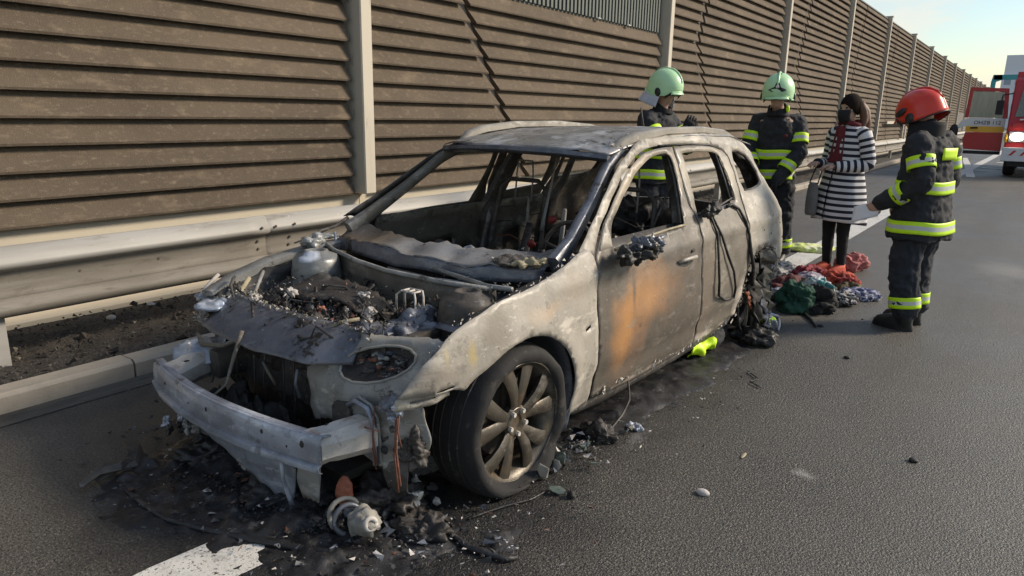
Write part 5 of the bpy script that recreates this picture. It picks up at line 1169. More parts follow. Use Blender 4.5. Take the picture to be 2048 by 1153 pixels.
def firefighter(loc, rz, scale, label, arms, head_yaw, head_tilt, shell, lean=0, badge=False, curtain=None, gloves=True, feet=((-.12, 0), (.12, 0)), hem=.74, seed=0, patch=True, head_off=(0, -.03), hz=1.655, wide=1.0, flare=.1, leg=1.0):
    arms = tuple(tuple(tuple(c*(wide if i == 0 and k < 2 else 1) for i, c in enumerate(p)) if isinstance(p, tuple) else p for k, p in enumerate(a)) for a in arms)
    hx, hy = head_off; hc = Vector((hx, hy+lean, hz))
    # body: one continuous figure
    mb = MB(); head(mb, hc, head_yaw, head_tilt); limb(mb, [(0, lean*.6, 1.40), (0, lean*.9+hy*.5, 1.50), tuple(hc+Vector((0, .01, -.06)))], [.07, .055, .055])
    torso(mb, [(0, 0, .86, .15, .11), (0, 0, 1.0, .145, .11), (0, lean*.4, 1.2, .16, .11), (0, lean*.8, 1.40, .17, .11), (0, lean, 1.47, .10, .07)])
    for sd, (sh, el, wr, hd_, pn, cu) in zip((-1, 1), arms): limb(mb, [(0+.12*sd, lean*.8, 1.42), sh, el, wr], [.05, .052, .042, .030])
    for (fx, fy), sd in zip(feet, (-1, 1)): limb(mb, [(.09*sd, 0, .90), (.5*(.1*sd+fx), -.03+fy*.5, .50), (fx, fy+.02, .10), (fx+.01*sd, fy-.06, .05)], [.085, .06, .042, .035])
    me = voxel(mb, .014, 'person')
    hm = MB(); hm.v = [tuple(v.co) for v in me.vertices]; hm.f = [tuple(p.vertices) for p in me.polygons]; hm.mi = [0]*len(hm.f)
    hm.m = 1 if gloves else 0
    for sd, (sh, el, wr, hd_, pn, cu) in zip((-1, 1), arms): hand(hm, Vector(wr)+(Vector(hd_)*.01), hd_, sd, cu, 1.2 if gloves else 1.08, pn)
    b_ = hm.build('person', [M['skin'], M['collar_cloth']], None, smooth=True, fix=False); b_.location = loc; b_.rotation_euler = (0, 0, rz); b_.scale = (scale,)*3
    tag(b_, label, 'firefighter')
    mm = Matrix.Rotation(head_yaw, 3, 'Z') @ Matrix.Rotation(head_tilt, 3, 'X')
    for e in (-1, 1):
        q = MB(); q.ball(hc+mm @ Vector((.031*e, -.083, .006)), (.013, .006, .008), 8, 6); q.build('eye', M['eye'], b_)
    # jacket
    S_ = [(0, .005, hem, .215, .165), (0, .0, .88, .205, .160), (0, lean*.3, 1.05, .20, .155), (0, lean*.6, 1.25, .215, .155), (0, lean*.85, 1.38, .20, .140), (0, lean, 1.455, .125, .105), (0, lean+hy*.3, 1.50, .085, .085)]; S_ = [(a, b, c, d*wide*(1+flare*max(0, 1.2-c)), e*(1+flare*max(0, 1.2-c))) for a, b, c, d, e in S_]
    mb = MB(); torso(mb, S_)
    for sd, (sh, el, wr, hd_, pn, cu) in zip((-1, 1), arms): limb(mb, [(.10*sd, lean*.8, 1.40), sh, el, wr], [.085, .088, .076, .062])
    j = cloth(mb, 'jacket', M['turnout_cloth'], b_, .015, .016, seed)
    mb = MB(); mb.grid(lambda u, v: (hx*.5+(.098-.012*v)*math.sin(u*6.283), lean+hy*.6-.002-(.100-.012*v)*math.cos(u*6.283), 1.455+.085*v+.010*math.sin(3*u*6.283)*v+.035*v*math.cos(u*6.283)*-1), 30, 6); o = mb.build('collar', M['collar_cloth'], b_, smooth=True); q = o.modifiers.new('s', 'SOLIDIFY'); q.thickness = .014
    torso_band(S_, 1.09, j, .016); torso_band(S_, hem+.10, j, .016)
    for sd, (sh, el, wr, hd_, pn, cu) in zip((-1, 1), arms): limb_band(sh, el, .52, .094, j); limb_band(el, wr, .50, .080, j)
    if patch:
        mb = MB(); a = sec_at(S_, 1.33)
        def pf(u, v): x = -.11+.22*u; return (x, a[1]+(a[4]+.024)*max(.1, 1-(abs(x)/(a[3]+.02))**2.4)**.42, 1.29+.085*v)
        mb.grid(pf, 10, 3); o = mb.build('name_panel', M['lime'], j, smooth=True); q = o.modifiers.new('s', 'SOLIDIFY'); q.thickness = .004
    # trousers and boots
    mb = MB(); torso(mb, [(0, .0, .80, .17, .14), (0, 0, .9, .175, .145), (0, 0, 1.02, .165, .135)])
    for (fx, fy), sd in zip(feet, (-1, 1)): limb(mb, [(.095*sd, 0, .86), (.5*(.1*sd+fx)+.005*sd, -.025+fy*.5, .50), (fx, fy+.01, .17)], [.112*leg, .100*leg, .092*leg])
    t_ = cloth(mb, 'trousers', M['trouser_cloth'], b_, .015, .018, seed+5)
    for (fx, fy), sd in zip(feet, (-1, 1)):
        limb_band((.5*(.1*sd+fx)+.005*sd, -.025+fy*.5, .50), (fx, fy+.01, .15), .80, .102*leg, t_, w=.085)
        mb = MB(); limb(mb, [(fx, fy+.015, .20), (fx, fy+.02, .08)], [.068, .062]); 
        q = lambda z, a, b, c, yy: [(fx+a*math.sin(x)*(1 if True else 0), fy+yy-b*math.cos(x), z) for x in [2*math.pi*i/20 for i in range(20)]]
        mb.loft([q(0, .055, .150, 0, -.065), q(.03, .060, .155, 0, -.065), q(.075, .056, .135, 0, -.055), (q(.11, .05, .085, 0, -.01))])
        me = voxel(mb, .012, 'boot'); me.materials.clear(); me.materials.append(M['boot_leather']); me.shade_smooth(); bo = link('boot', me, b_)
        mb = MB(); mb.loft([q(-.002, .058, .155, 0, -.065), q(.022, .058, .155, 0, -.065)]); mb.build('sole', M['black_shell'], bo)
    helmet(b_, hc+mm @ Vector((0, .0, .035)), head_yaw, head_tilt, shell, badge=badge, curtain=curtain, s=1.05)
    return b_
def face(dx, dy): return math.atan2(dx, -dy)      # rotation that turns local -Y to (dx, dy)
# chief with the red helmet, back three-quarter, sheet of paper in the left hand
rA = face(-.90, .30)
ffA = firefighter((-.60, 6.02, 0), rA, .985, 'firefighter in red helmet holding a folded paper, nearest to the open lane', 
    (((-.22, 0, 1.40), (-.26, .04, 1.12), (-.20, -.20, .95), (.1, -.9, -.4), (0, .3, -1), .7), ((.22, .01, 1.40), (.275, .10, 1.14), (.245, -.19, .96), (0, -.75, -.55), (-1, 0, .2), .5)),
    0, .40, M['red_shell'], lean=-.03, gloves=False, seed=1, feet=((-.12, -.02), (.12, .03)), hem=.70, head_off=(0, -.09), hz=1.585, flare=.45, leg=1.10)
# collar flap rising behind the red helmet
mb = MB(); mb.grid(lambda u, v: (.150*math.sin(math.pi*(.30+1.4*u))*(1-.18*v), -.065-.130*math.cos(math.pi*(.30+1.4*u))*(1+.0*v), 1.40+.16*v), 26, 5)
o = mb.build('hood_flap', M['collar_cloth'], ffA, smooth=True); q = o.modifiers.new('s', 'SOLIDIFY'); q.thickness = .012
hp = Vector((.245, -.27, .90))
mb = MB(); ra = Matrix.Rotation(rA, 3, 'Z')
def pap(u, v): return Vector((.235+.02*math.sin(u*3)+.012*v, -.20-.20*u, .925-.125*v+.055*(1-u)-.02*u))
mb.grid(pap, 8, 6); o = mb.build('folded_paper', M['paper'], None, smooth=True); q = o.modifiers.new('s', 'SOLIDIFY'); q.thickness = .003
o.location = ffA.location; o.rotation_euler = ffA.rotation_euler; o.scale = ffA.scale
tag(o, 'white folded sheet of paper in the hand of the red-helmeted firefighter', 'paper')
# pale green helmet facing us, both arms working down behind the car
ffB = firefighter((-2.22, 7.85, 0), face(.16, -1), 1.075, 'firefighter in pale green helmet with black front badge, bending behind the car tail',
    (((-.225, -.02, 1.39), (-.30, -.10, 1.11), (-.16, -.27, .93), (.45, -.4, -.8), (0, -.2, -1), .6), ((.225, -.02, 1.38), (.26, -.12, 1.10), (.07, -.27, .86), (-.4, -.3, -.85), (0, -.2, -1), .6)),
    .05, .34, M['glow_shell'], lean=-.10, badge=True, seed=2, feet=((-.13, .03), (.15, -.02)), hem=.80, head_off=(-.01, -.10), hz=1.64, wide=.84)
mb = MB(); mb.ball((.09, -.20, 1.52), (.018, .018, .035), 8, 6); mb.build('yellow_tag', M['lime'], ffB)
mb = MB(); mb.ball((.10, -.245, 1.27), (.022, .01, .014), 8, 6); mb.build('red_emblem', M['maroon'], ffB)
# pale green helmet in profile, glove raised to the chin
ffC = firefighter((-3.16, 6.85, 0), face(1, -.10), 1.075, 'firefighter in pale green helmet seen in profile behind the car roof, glove at chin',
    (((-.22, -.02, 1.39), (-.235, -.20, 1.17), (-.10, -.36, 1.30), (.3, -.35, .9), (.6, .4, 0), .9), ((.22, -.02, 1.39), (.24, -.20, 1.15), (.06, -.38, 1.22), (-.4, -.3, .8), (0, .5, 0), .8)),
    0, .30, M['glow_shell'], lean=-.03, curtain=M['curtain'], seed=3, hem=.80, head_off=(0, -.05))

# woman in the striped coat
M['stripe_coat'] = mat('striped_coat', (.012, .013, .022), .9, bumps=[dict(scale=200, str=.3, d=.002)])
nt_ = M['stripe_coat'].node_tree; bs = [n for n in nt_.nodes if n.type == 'BSDF_PRINCIPLED'][0]
at = nt_.nodes.new('ShaderNodeAttribute'); at.attribute_name = 'stripe'; ma = nt_.nodes.new('ShaderNodeMath'); ma.operation = 'PINGPONG'; ma.inputs[1].default_value = 1
gt = nt_.nodes.new('ShaderNodeMapRange'); gt.inputs[1].default_value = .44; gt.inputs[2].default_value = .52; mc = nt_.nodes.new('ShaderNodeMix'); mc.data_type = 'RGBA'
mc.inputs[6].default_value = (.014, .015, .026, 1); mc.inputs[7].default_value = (.62, .60, .60, 1)
nt_.links.new(at.outputs['Fac'], ma.inputs[0]); nt_.links.new(ma.outputs[0], gt.inputs[0]); nt_.links.new(gt.outputs[0], mc.inputs[0]); nt_.links.new(mc.outputs[2], bs.inputs['Base Color'])
def striped(o, fn):
    a = o.data.attributes.new('stripe', 'FLOAT', 'POINT')
    for i, v in enumerate(o.data.vertices): a.data[i].value = fn(v.co)
wl = (-1.50, 7.75, 0); wr_ = face(-.50, -.87)
mb = MB(); hc = Vector((0, -.03, 1.565)); head(mb, hc, .0, .12); limb(mb, [(0, 0, 1.35), (0, -.01, 1.42), (0, -.02, 1.50)], [.055, .045, .045])
torso(mb, [(0, 0, .80, .15, .10), (0, 0, 1.0, .125, .09), (0, 0, 1.2, .14, .10), (0, 0, 1.33, .15, .09), (0, 0, 1.40, .07, .06)])
wa = (((-.17, 0, 1.32), (-.21, .0, 1.06), (-.13, -.22, 1.05), (.35, -.9, .1), (0, 0, -1), .9), ((.17, 0, 1.32), (.22, .03, 1.06), (.06, -.20, 1.03), (-.5, -.8, .1), (0, 0, -1), .9))
for sd, a in zip((-1, 1), wa): limb(mb, [(.10*sd, 0, 1.32), a[0], a[1], a[2]], [.045, .045, .036, .025])
for sd in (-1, 1): limb(mb, [(.08*sd, 0, .84), (.085*sd, -.02, .46), (.085*sd, .01, .09), (.09*sd, -.07, .04)], [.085, .052, .034, .03])
me = voxel(mb, .013, 'person'); hm = MB(); hm.v = [tuple(v.co) for v in me.vertices]; hm.f = [tuple(p.vertices) for p in me.polygons]; hm.mi = [0]*len(hm.f)
for sd, a in zip((-1, 1), wa): hand(hm, a[2], a[3], sd, a[5], .95, a[4])
wm = hm.build('person', M['skin'], None, smooth=True, fix=False); wm.location = wl; wm.rotation_euler = (0, 0, wr_); wm.scale = (1.055,)*3
tag(wm, 'dark-haired woman in a black and white striped coat and black face mask', 'woman')
mm = Matrix.Rotation(.12, 3, 'X')
for e in (-1, 1):
    q = MB(); q.ball(hc+mm @ Vector((.031*e, -.082, .008)), (.014, .006, .008), 8, 6); q.build('eye', M['eye'], wm)
mb = MB()
for sd in (-1, 1): limb(mb, [(.08*sd, 0, .82), (.085*sd, -.02, .46), (.085*sd, .01, .10)], [.095, .062, .044])
cloth(mb, 'leggings', M['legging'], wm, .014, .004, 4)
for sd in (-1, 1):
    mb = MB(); q = lambda z, a, b, yy: [(.088*sd+a*math.sin(x), yy-b*math.cos(x), z) for x in [2*math.pi*i/18 for i in range(18)]]
    mb.loft([q(.0, .042, .125, -.05), q(.03, .045, .128, -.05), q(.065, .038, .10, -.035), q(.095, .034, .05, .01)]); mb.build('shoe', M['orange_shoe'], wm, smooth=True)
# coat body: loft with the stripe coordinate kept
CS = [(.0, .0, .50, .262, .225), (0, 0, .62, .250, .215), (0, 0, .80, .222, .190), (0, 0, .98, .185, .150), (0, 0, 1.10, .175, .140), (0, 0, 1.22, .180, .135), (0, 0, 1.32, .180, .120), (0, .005, 1.385, .12, .095), (0, .01, 1.43, .08, .075)]
def coat(u, v):      # u round from the front opening (bare wedge), v bottom to top
    z = .50+.93*v; a = sec_at(CS, z); gap = .05+.16*max(0, v-.50); an = gap+(2*math.pi-2*gap)*u; f = 1+.035*math.sin(an*7+2*v)*(1-v)+.02*noise.noise(Vector((an*2, z*6, 1)))
    return (a[0]+a[3]*f*math.sin(an), a[1]-a[4]*f*math.cos(an)-(.03*(1-v) if False else 0), z+.03*math.cos(an)*(1-v))
mb = MB(); mb.grid(coat, 64, 40); o = mb.build('striped_coat', M['stripe_coat'], wm, smooth=True); q = o.modifiers.new('s', 'SOLIDIFY'); q.thickness = .008
striped(o, lambda c: c.z/.0285+.25*math.sin(c.x*9)); coat_o = o
for sd, a in zip((-1, 1), wa):
    P, rr = dense([(.12*sd, 0, 1.35), a[0], a[1], a[2]], [.062, .070, .062, .048]); mb = MB(); mb.tube(P, rr, 20); o = mb.build('sleeve', M['stripe_coat'], coat_o, smooth=True)
    L_ = [0]
    for i in range(1, len(P)): L_.append(L_[-1]+(P[i]-P[i-1]).length)
    at_ = o.data.attributes.new('stripe', 'FLOAT', 'POINT')
    for i in range(len(o.data.vertices)): at_.data[i].value = L_[min(i//20, len(P)-1)]/.0285+.4
    displace(o.data, .008, 12, 3, 2)
mb = MB(); mb.grid(lambda u, v: ((-.055+.11*u)*(1.4-.6*v), -.150+.03*v+.008*math.sin(u*9), 1.06+.34*v), 10, 12); o = mb.build('maroon_top', M['maroon'], wm, smooth=True); q = o.modifiers.new('s', 'SOLIDIFY'); q.thickness = .008
mb = MB(); mb.tube([(.09*math.sin(a), .0-.085*math.cos(a), 1.425+.015*math.cos(2*a)) for a in [2*math.pi*i/20 for i in range(21)]], .024, 8, jit=.1); mb.build('maroon_scarf', M['maroon'], wm, smooth=True)
mb = MB(); mb.grid(lambda u, v: hc+mm @ Vector((.078*math.sin((u-.5)*2.4)*(.80+.25*v), -.026-.086*math.cos((u-.5)*2.4)-.018*math.sin(v*3.14), -.125+.118*v)), 12, 6); o = mb.build('face_mask', M['mask_black'], wm, smooth=True); q = o.modifiers.new('s', 'SOLIDIFY'); q.thickness = .004
# hair: cap and ponytail
mb = MB(); 
def hair(u, v):
    an = 2*math.pi*u; low = interp(abs(math.pi-an)/math.pi, [(0, -.075), (.55, -.06), (.75, .0), (.9, .04), (1, .045)]); z = low+(.128-low)*math.sin(v*math.pi/2); k = max(.0, 1-((z-.01)/.12)**2)**.5
    return hc+mm @ Vector((.086*k*math.sin(an), .012-.108*k*math.cos(an), z+.004*math.sin(an*14)*(1-v)))
mb.grid(hair, 40, 12); o = mb.build('hair', M['hair_dark'], wm, smooth=True); q = o.modifiers.new('s', 'SOLIDIFY'); q.thickness = .012
for q_ in (1, -1):
    mb = MB(); P, rr = dense([(.062*q_, .02, 1.62), (.082*q_, .045, 1.54), (.090*q_, .06, 1.45), (.10*q_, .03, 1.33)], [.028, .036, .034, .010]); mb.tube(P, rr, 10, jit=.3); mb.build('hair_lock', M['hair_brown'], wm, smooth=True)
mb = MB(); P, rr = dense([(0, .10, 1.60), (0.02, .15, 1.53), (.05, .15, 1.42), (.07, .14, 1.30)], [.035, .045, .04, .012]); mb.tube(P, rr, 12, jit=.15); mb.build('ponytail', M['hair_brown'], wm, smooth=True)
# bag hanging from her right arm
mb = MB(); bx = Vector((-.12, -.25, .76)); rings = []
for z, w, d in [(-.20, .05, .03), (-.18, .06, .04), (-.05, .065, .04), (.08, .055, .03), (.11, .04, .02)]:
    rings.append([bx+Vector((w*math.cos(a), d*math.sin(a), z)) for a in [2*math.pi*i/20 for i in range(20)]])
mb.loft(rings); bg_ = mb.build('shoulder_bag', M['grey_bag'], None, smooth=True); bg_.location = wl; bg_.rotation_euler = (0, 0, wr_); bg_.scale = (1.055,)*3
tag(bg_, 'soft grey bag hanging from the arm of the woman in the striped coat', 'bag')
mb = MB(); mb.tube([bx+Vector((-.05, 0, .10)), bx+Vector((-.03, .04, .25)), bx+Vector((.02, .06, .29)), bx+Vector((.05, .03, .22)), bx+Vector((.05, 0, .10))], .006, 6); mb.build('strap', M['legging'], bg_)
# ================================================================ BELONGINGS behind the car
def crumple(name, label, loc, r, mt, seed, cat='clothing', rot=0, amp=.55, sc=7, sub=5, group=None, h0=0):
    o = blob(name, (0, 0, 0), r, mt, False, amp=amp*1.15, sc=sc/max(r)*.13, seed=seed, sub=sub, rot=rot, flat=-r[2]*.55, ridged=True); displace(o.data, .012, 26, seed, 2)
    o.location = (loc[0], loc[1], r[2]*.55+.006+h0+(loc[2] if len(loc) > 2 else 0)); tag(o, label, cat, group); return o
def cloth_mat(n, c, c2=None, sc=30):
    M[n] = mat(n, c, .85, layers=[dict(scale=12, lo=.4, hi=.7, col=tuple(q*.6 for q in c), fac=.7)]+([dict(scale=sc, lo=.50, hi=.54, col=c2, detail=2)] if c2 else []), bumps=[dict(scale=25, str=.4, d=.01)]); return M[n]
G_ = 'belongings piled on the road behind the car'
items = [
 ('plastic_tub', 'upturned translucent grey-blue plastic tub beside the torn car tail', (-1.90, 6.62), (.105, .105, .13), cloth_mat('c_tub', (.22, .25, .33)), 1, 'tub', .12),
 ('plastic_bag', 'shiny dark green bag at the near edge of the heap', (-1.40, 5.95), (.15, .13, .14), cloth_mat('c_green', (.015, .07, .045)), 2, 'bag', .45),
 ('black_bag', 'black bag slumped to the right of the green bag', (-1.25, 6.02), (.12, .13, .12), cloth_mat('c_black', (.015, .016, .018)), 3, 'bag', .5),
 ('garment', 'white and teal crumpled top on top of the black bag', (-1.30, 6.28, .10), (.12, .10, .07), cloth_mat('c_teal', (.50, .58, .60), (.05, .22, .24), 14), 4, 'clothing', .5),
 ('garment', 'navy blue patterned cloth at the right tip of the heap', (-1.06, 6.72), (.18, .12, .05), cloth_mat('c_navy', (.05, .065, .17), (.36, .36, .42), 30), 5, 'clothing', .5),
 ('garment', 'black and white patterned cloth between the navy cloth and the black bag', (-1.14, 6.42), (.12, .12, .06), cloth_mat('c_bw', (.03, .03, .035), (.35, .34, .36), 45), 6, 'clothing', .5),
 ('garment', 'dark maroon jacket lying across the middle of the heap', (-1.60, 6.45), (.24, .17, .10), cloth_mat('c_maroon', (.09, .02, .022)), 7, 'clothing', .5),
 ('garment', 'salmon red towel edge under the grey-blue tub', (-1.84, 6.42), (.18, .13, .045), cloth_mat('c_salmon', (.42, .13, .10)), 8, 'clothing', .5),
 ('garment', 'bright orange-red garment at the feet of the woman', (-1.30, 7.05), (.17, .15, .09), cloth_mat('c_orange', (.42, .06, .03), (.20, .02, .02), 12), 9, 'clothing', .5),
 ('garment', 'pink cloth right behind the ankles of the woman', (-1.36, 7.98), (.15, .13, .10), cloth_mat('c_pink', (.45, .15, .14)), 10, 'clothing', .5),
 ('garment', 'pale grey and lilac striped cloth spread over the heap', (-1.52, 6.78, .05), (.24, .13, .055), cloth_mat('c_lilac', (.42, .37, .42), (.10, .09, .13), 22), 11, 'clothing', .45),
 ('garment', 'white speckled sheet at the far side of the heap', (-1.86, 7.20), (.26, .16, .08), cloth_mat('c_white', (.55, .52, .48), (.12, .11, .11), 24), 12, 'clothing', .5),
 ('garment', 'crimson cloth in front of the speckled white sheet', (-1.55, 7.12), (.18, .15, .09), cloth_mat('c_crimson', (.20, .02, .03)), 13, 'clothing', .5),
 ('garment', 'charcoal jumper in the middle of the heap under the lilac cloth', (-1.42, 6.55), (.20, .15, .08), cloth_mat('c_char', (.035, .033, .036)), 14, 'clothing', .5),
 ('garment', 'light grey ball of cloth left of the green bag', (-1.58, 6.10), (.07, .07, .07), cloth_mat('c_lgrey', (.36, .38, .46)), 15, 'clothing', .5),
 ('garment', 'sooty brown blanket at the near left of the heap', (-1.70, 6.12), (.16, .13, .06), cloth_mat('c_brown', (.055, .035, .026)), 16, 'clothing', .5),
 ('garment', 'olive brown cloth under the shoes of the woman', (-1.18, 6.92), (.15, .10, .05), cloth_mat('c_olive', (.10, .075, .035)), 17, 'clothing', .5),
]
for nm, lb, lc, r, mt, sd, ct, am in items: crumple(nm, lb, lc, r, mt, sd, cat=ct, amp=am, group=G_, rot=sd*.7)
o = crumple('safety_vest', 'pale yellow high-visibility vest lying flat beyond the heap', (-2.02, 8.85), (.32, .16, .05), cloth_mat('c_yellow', (.62, .70, .22), (.70, .72, .45), 8), 18, amp=.45, rot=.3)
mb = MB(); mb.tube([(-1.37, 5.96, .02), (-1.27, 5.80, .012), (-1.20, 5.68, .012), (-1.13, 5.52, .010)], [.014, .012, .012, .008], 6); tag(mb.build('strap', M['plain_dark'], None, smooth=True), 'thin black strap pointing from the green bag towards the camera', 'strap')
# jacket under the sill
cx = lambda s, y, z=0: Vector((-1.5398, 2.2462, 0))+Vector((math.sin(HD), math.cos(HD), 0))*s+Vector((-math.cos(HD), math.sin(HD), 0))*y+Vector((0, 0, z))
o = blob('dropped_jacket', (0, 0, 0), (.30, .15, .085), M['turnout_cloth'], False, amp=.6, sc=4, seed=21, sub=5, flat=-.05, ridged=True); o.location = cx(2.24, .24, .085); o.rotation_euler = (0, 0, math.pi/2-HD-.15); tag(o, 'dark jacket stuffed under the sill in front of the rear wheel', 'clothing')
mb = MB(); mb.grid(lambda u, v: (-.32+.26*u+.01*math.sin(v*9), -.15-.035*math.sin(v*3.1)+.01*math.sin(u*11), -.050+.10*v+.01*math.sin(u*9)-.02*u*v), 16, 10); q = mb.build('reflective_band', M['lime'], o, smooth=True); z = q.modifiers.new('s', 'SOLIDIFY'); z.thickness = .006; displace(q.data, .02, 12, 3, 2)
o = blob('work_glove', (0, 0, 0), (.06, .035, .03), M['lime'], False, amp=.5, sc=18, seed=23, sub=4, flat=-.02); o.location = cx(2.86, -.035, .11); tag(o, 'lime yellow scrap caught at the foot of the rear wheel', 'glove')
o = blob('sooty_rag', (0, 0, 0), (.16, .10, .055), M['soot'], False, amp=.7, sc=8, seed=24, sub=5, flat=-.03, ridged=True); o.location = cx(2.62, -.03, .04); tag(o, 'sooty rag lying under the torn rear wheel arch', 'rag')
# ================================================================ DEBRIS on the road
def gpos(s, y, z=0): return tuple(cx(s, y, z))
# char crust under and in front of the car
def crust(name, s0, s1, y0, y1, cs, cy, rs, ry, amp, seed, n=(110, 150), parent=None):
    mb = MB()
    def fn(u, v):
        s = s0+(s1-s0)*u; y = y0+(y1-y0)*v; d = math.hypot((s-cs)/rs, (y-cy)/ry); p = Vector((s*6, y*6, seed))
        e = max(-.5, 1-d+.55*noise.fractal(p*.6, 1, 2, 4)); f = noise.fractal(p*1.4, 1, 2.1, 6)+.35*(.5-abs(noise.noise(p*2.5))*2)
        q = cx(s, y); return (q.x, q.y, -.03+min(.034, .10*max(0, e+.3))+max(0, min(1, e*2))*(.012+amp*max(-.3, f)))
    mb.grid(fn, *n); o = mb.build(name, M['soot_ground'], None, smooth=True); return o
burnt('soot_ground', (.016, .016, .018), extra=[dict(scale=10, lo=.55, hi=.7, col=(.045, .043, .045), seed=9, fac=.7), dict(scale=30, lo=.68, hi=.74, col=(.14, .12, .11), seed=19, fac=.6)], bump=2, rough=.6)
tag(crust('char_crust', -1.25, -.15, -.35, 1.75, -.72, .78, .42, .95, .035, 1), 'flat crust of melted black plastic and ash spread in front of the bumper beam', 'debris', kind='stuff')
tag(crust('char_crust', .15, 3.3, -.30, .9, 1.5, .15, 1.5, .24, .02, 2, n=(160, 60)), 'thin line of soot and ash along the left sill of the car', 'debris', kind='stuff')
mb = MB(); rs = random.Random(5)
burnt('green_glass', (.10, .13, .115), rough=.3)
burnt('rust_dull', (.13, .055, .035))
def chips(n, gen, rlo, rhi, mis):
    for i in range(n):
        s, y = gen(); c = cx(s, y, .012+rs.random()*.012); r = rlo*(rhi/rlo)**(rs.random()**2.2); mb.m = rs.choice(mis)
        mb.add([c+Vector([rs.uniform(-r, r), rs.uniform(-r, r), rs.uniform(-.35, .7)*r]) for _ in range(5)], [(0, 1, 2), (0, 2, 3), (0, 3, 4), (0, 4, 1), (1, 2, 3), (1, 3, 4)])
chips(3600, lambda: (-.72+rs.gauss(0, .20), .7+rs.gauss(0, .5)), .002, .022, [0, 0, 0, 0, 1, 1, 5, 5, 5, 0, 1, 4, 4, 2, 3])
chips(240, lambda: (-.48+rs.gauss(0, .10), .18+rs.gauss(0, .18)), .006, .034, [0, 1, 2, 4, 5, 5])
chips(500, lambda: (-.1+rs.gauss(0, .45), -.16+rs.gauss(0, .12)), .002, .016, [0, 0, 1, 2, 3, 5])
chips(160, lambda: (.42+rs.gauss(0, .14), .0+rs.gauss(0, .06)), .006, .034, [1, 2, 4, 6, 6, 5])
chips(420, lambda: (1.1+rs.gauss(0, .6), -.08-abs(rs.gauss(0, .16))), .002, .013, [0, 0, 1, 1, 2])
chips(260, lambda: (rs.uniform(-1.2, 4.5), -.2-abs(rs.gauss(0, .6))), .0015, .008, [0, 0, 0, 1, 2])
chips(200, lambda: (rs.uniform(3.0, 4.6), rs.gauss(-.05, .3)), .003, .014, [0, 0, 1])
tag(mb.build('burnt_fragments', [M['soot'], M['dark_steel'], M['ceramic_ash'], M['rust_dull'], M['slam_steel'], M['engine_char'], M['green_glass']]), 'burnt fragments and flakes scattered over the road round the car', 'debris', kind='stuff')
def shard(name, label, s, y, r, mt, seed, rot=0, z=0, cat='debris', n=11):
    q = random.Random(seed); b = bmesh.new()
    for i in range(n):
        v = Vector((q.gauss(0, 1), q.gauss(0, 1), q.gauss(0, 1))).normalized(); b.verts.new((v.x*r[0], v.y*r[1], v.z*r[2]*(1 if v.z > 0 else .8)))
    bmesh.ops.convex_hull(b, input=b.verts); bmesh.ops.bevel(b, geom=b.edges[:], offset=min(r)*.10, segments=1, affect='EDGES'); me = bpy.data.meshes.new(name); b.to_mesh(me); b.free()
    lo = min(v.co.z for v in me.vertices); o = link(name, me, None, M[mt]); o.location = gpos(s, y, -lo+.008+z); o.rotation_euler = (0, 0, rot); tag(o, label, cat); return o
def lump(name, label, s, y, r, mt, seed, amp=.8, sc=12, rot=0, z=0, cat='debris', sub=5):
    o = blob(name, (0, 0, 0), r, M[mt], False, amp=amp, sc=sc, seed=seed, rot=rot, sub=sub, flat=-r[2]*.6); o.location = gpos(s, y, r[2]*.6+z); tag(o, label, cat); return o
# molten pulley and pump unit in front
pu = empty('melted_pump', gpos(-.70, .23, .045), .5); tag(pu, 'pale round melted pump with a pulley lying before the bumper beam', 'car part')
mb = MB(); rg = [[Vector((x, r*math.cos(a), .02+r*math.sin(a))) for a in [2*math.pi*i/24 for i in range(24)]] for x, r in [(-.03, .02), (-.03, .046), (-.01, .052), (-.005, .044), (.03, .046), (.035, .052), (.045, .048), (.06, .030), (.09, .026), (.095, .012)]]
mb.loft(rg); ob = mb.build('pump_body', M['carrier_steel'], pu, smooth=True); displace(ob.data, .020, 40, 3, 4); ob.rotation_euler = (0, -.35, -.9); ob.location = (.02, .0, .01)
mb = MB(); mb.tube([(0, .020*math.cos(a), .020*math.sin(a)) for a in [2*math.pi*i/16 for i in range(17)]], .009, 8); ob2 = mb.build('pump_eye', M['white_alu'], ob, smooth=True); ob2.location = (.094, 0, .02)
for k, (x, r) in enumerate([(-.055, .054), (-.095, .060)]):
    mb = MB(); mb.tube([(0, r*math.cos(a), r*math.sin(a)) for a in [.5+5.4*i/24 for i in range(25)]], .010, 8, jit=.2); o = mb.build('pulley_ring', M['carrier_steel' if k else 'slam_steel'], pu, smooth=True); o.location = (x*.62-.01, -x*.78-.02, .015); o.rotation_euler = (0, -.35, -.9)
mb = MB(); mb.tube([(-.13, .02, -.045), (-.10, .09, -.03), (-.02, .11, -.035)], [.016, .022, .012], 8, jit=.4); mb.build('mount_foot', M['white_alu'], pu, smooth=True)
mb = MB(); mb.box((-.16, .02, -.055), (-.08, .08, -.035)); bevel(mb.build('mount_plate', M['white_alu'], pu), .01)
lump('orange_shard', 'orange-red melted lamp shard below the crash box', -.66, .35, (.035, .025, .085), 'rust_red', 201, amp=.5, z=.06, rot=.4)
lump('melted_hose', 'grey melted hose elbow beside the orange shard', -.64, .28, (.08, .025, .035), 'slam_steel', 202, rot=.3, z=.02, amp=1.4, sc=24)
lump('cast_fragment', 'grey cast fragment with a raw bright edge by the flat front tyre', -.44, .22, (.045, .03, .055), 'white_alu', 203, amp=1.2, sc=24)
shard('ash_chunk', 'pinkish white ash chunk in front of the flat front tyre', -.36, .16, (.026, .02, .022), 'white_alu', 204)
lump('ash_chunk', 'thin upright ash splinter between the crash box and the tyre', -.34, .30, (.016, .014, .06), 'ceramic_ash', 205, amp=1.0, sc=24)
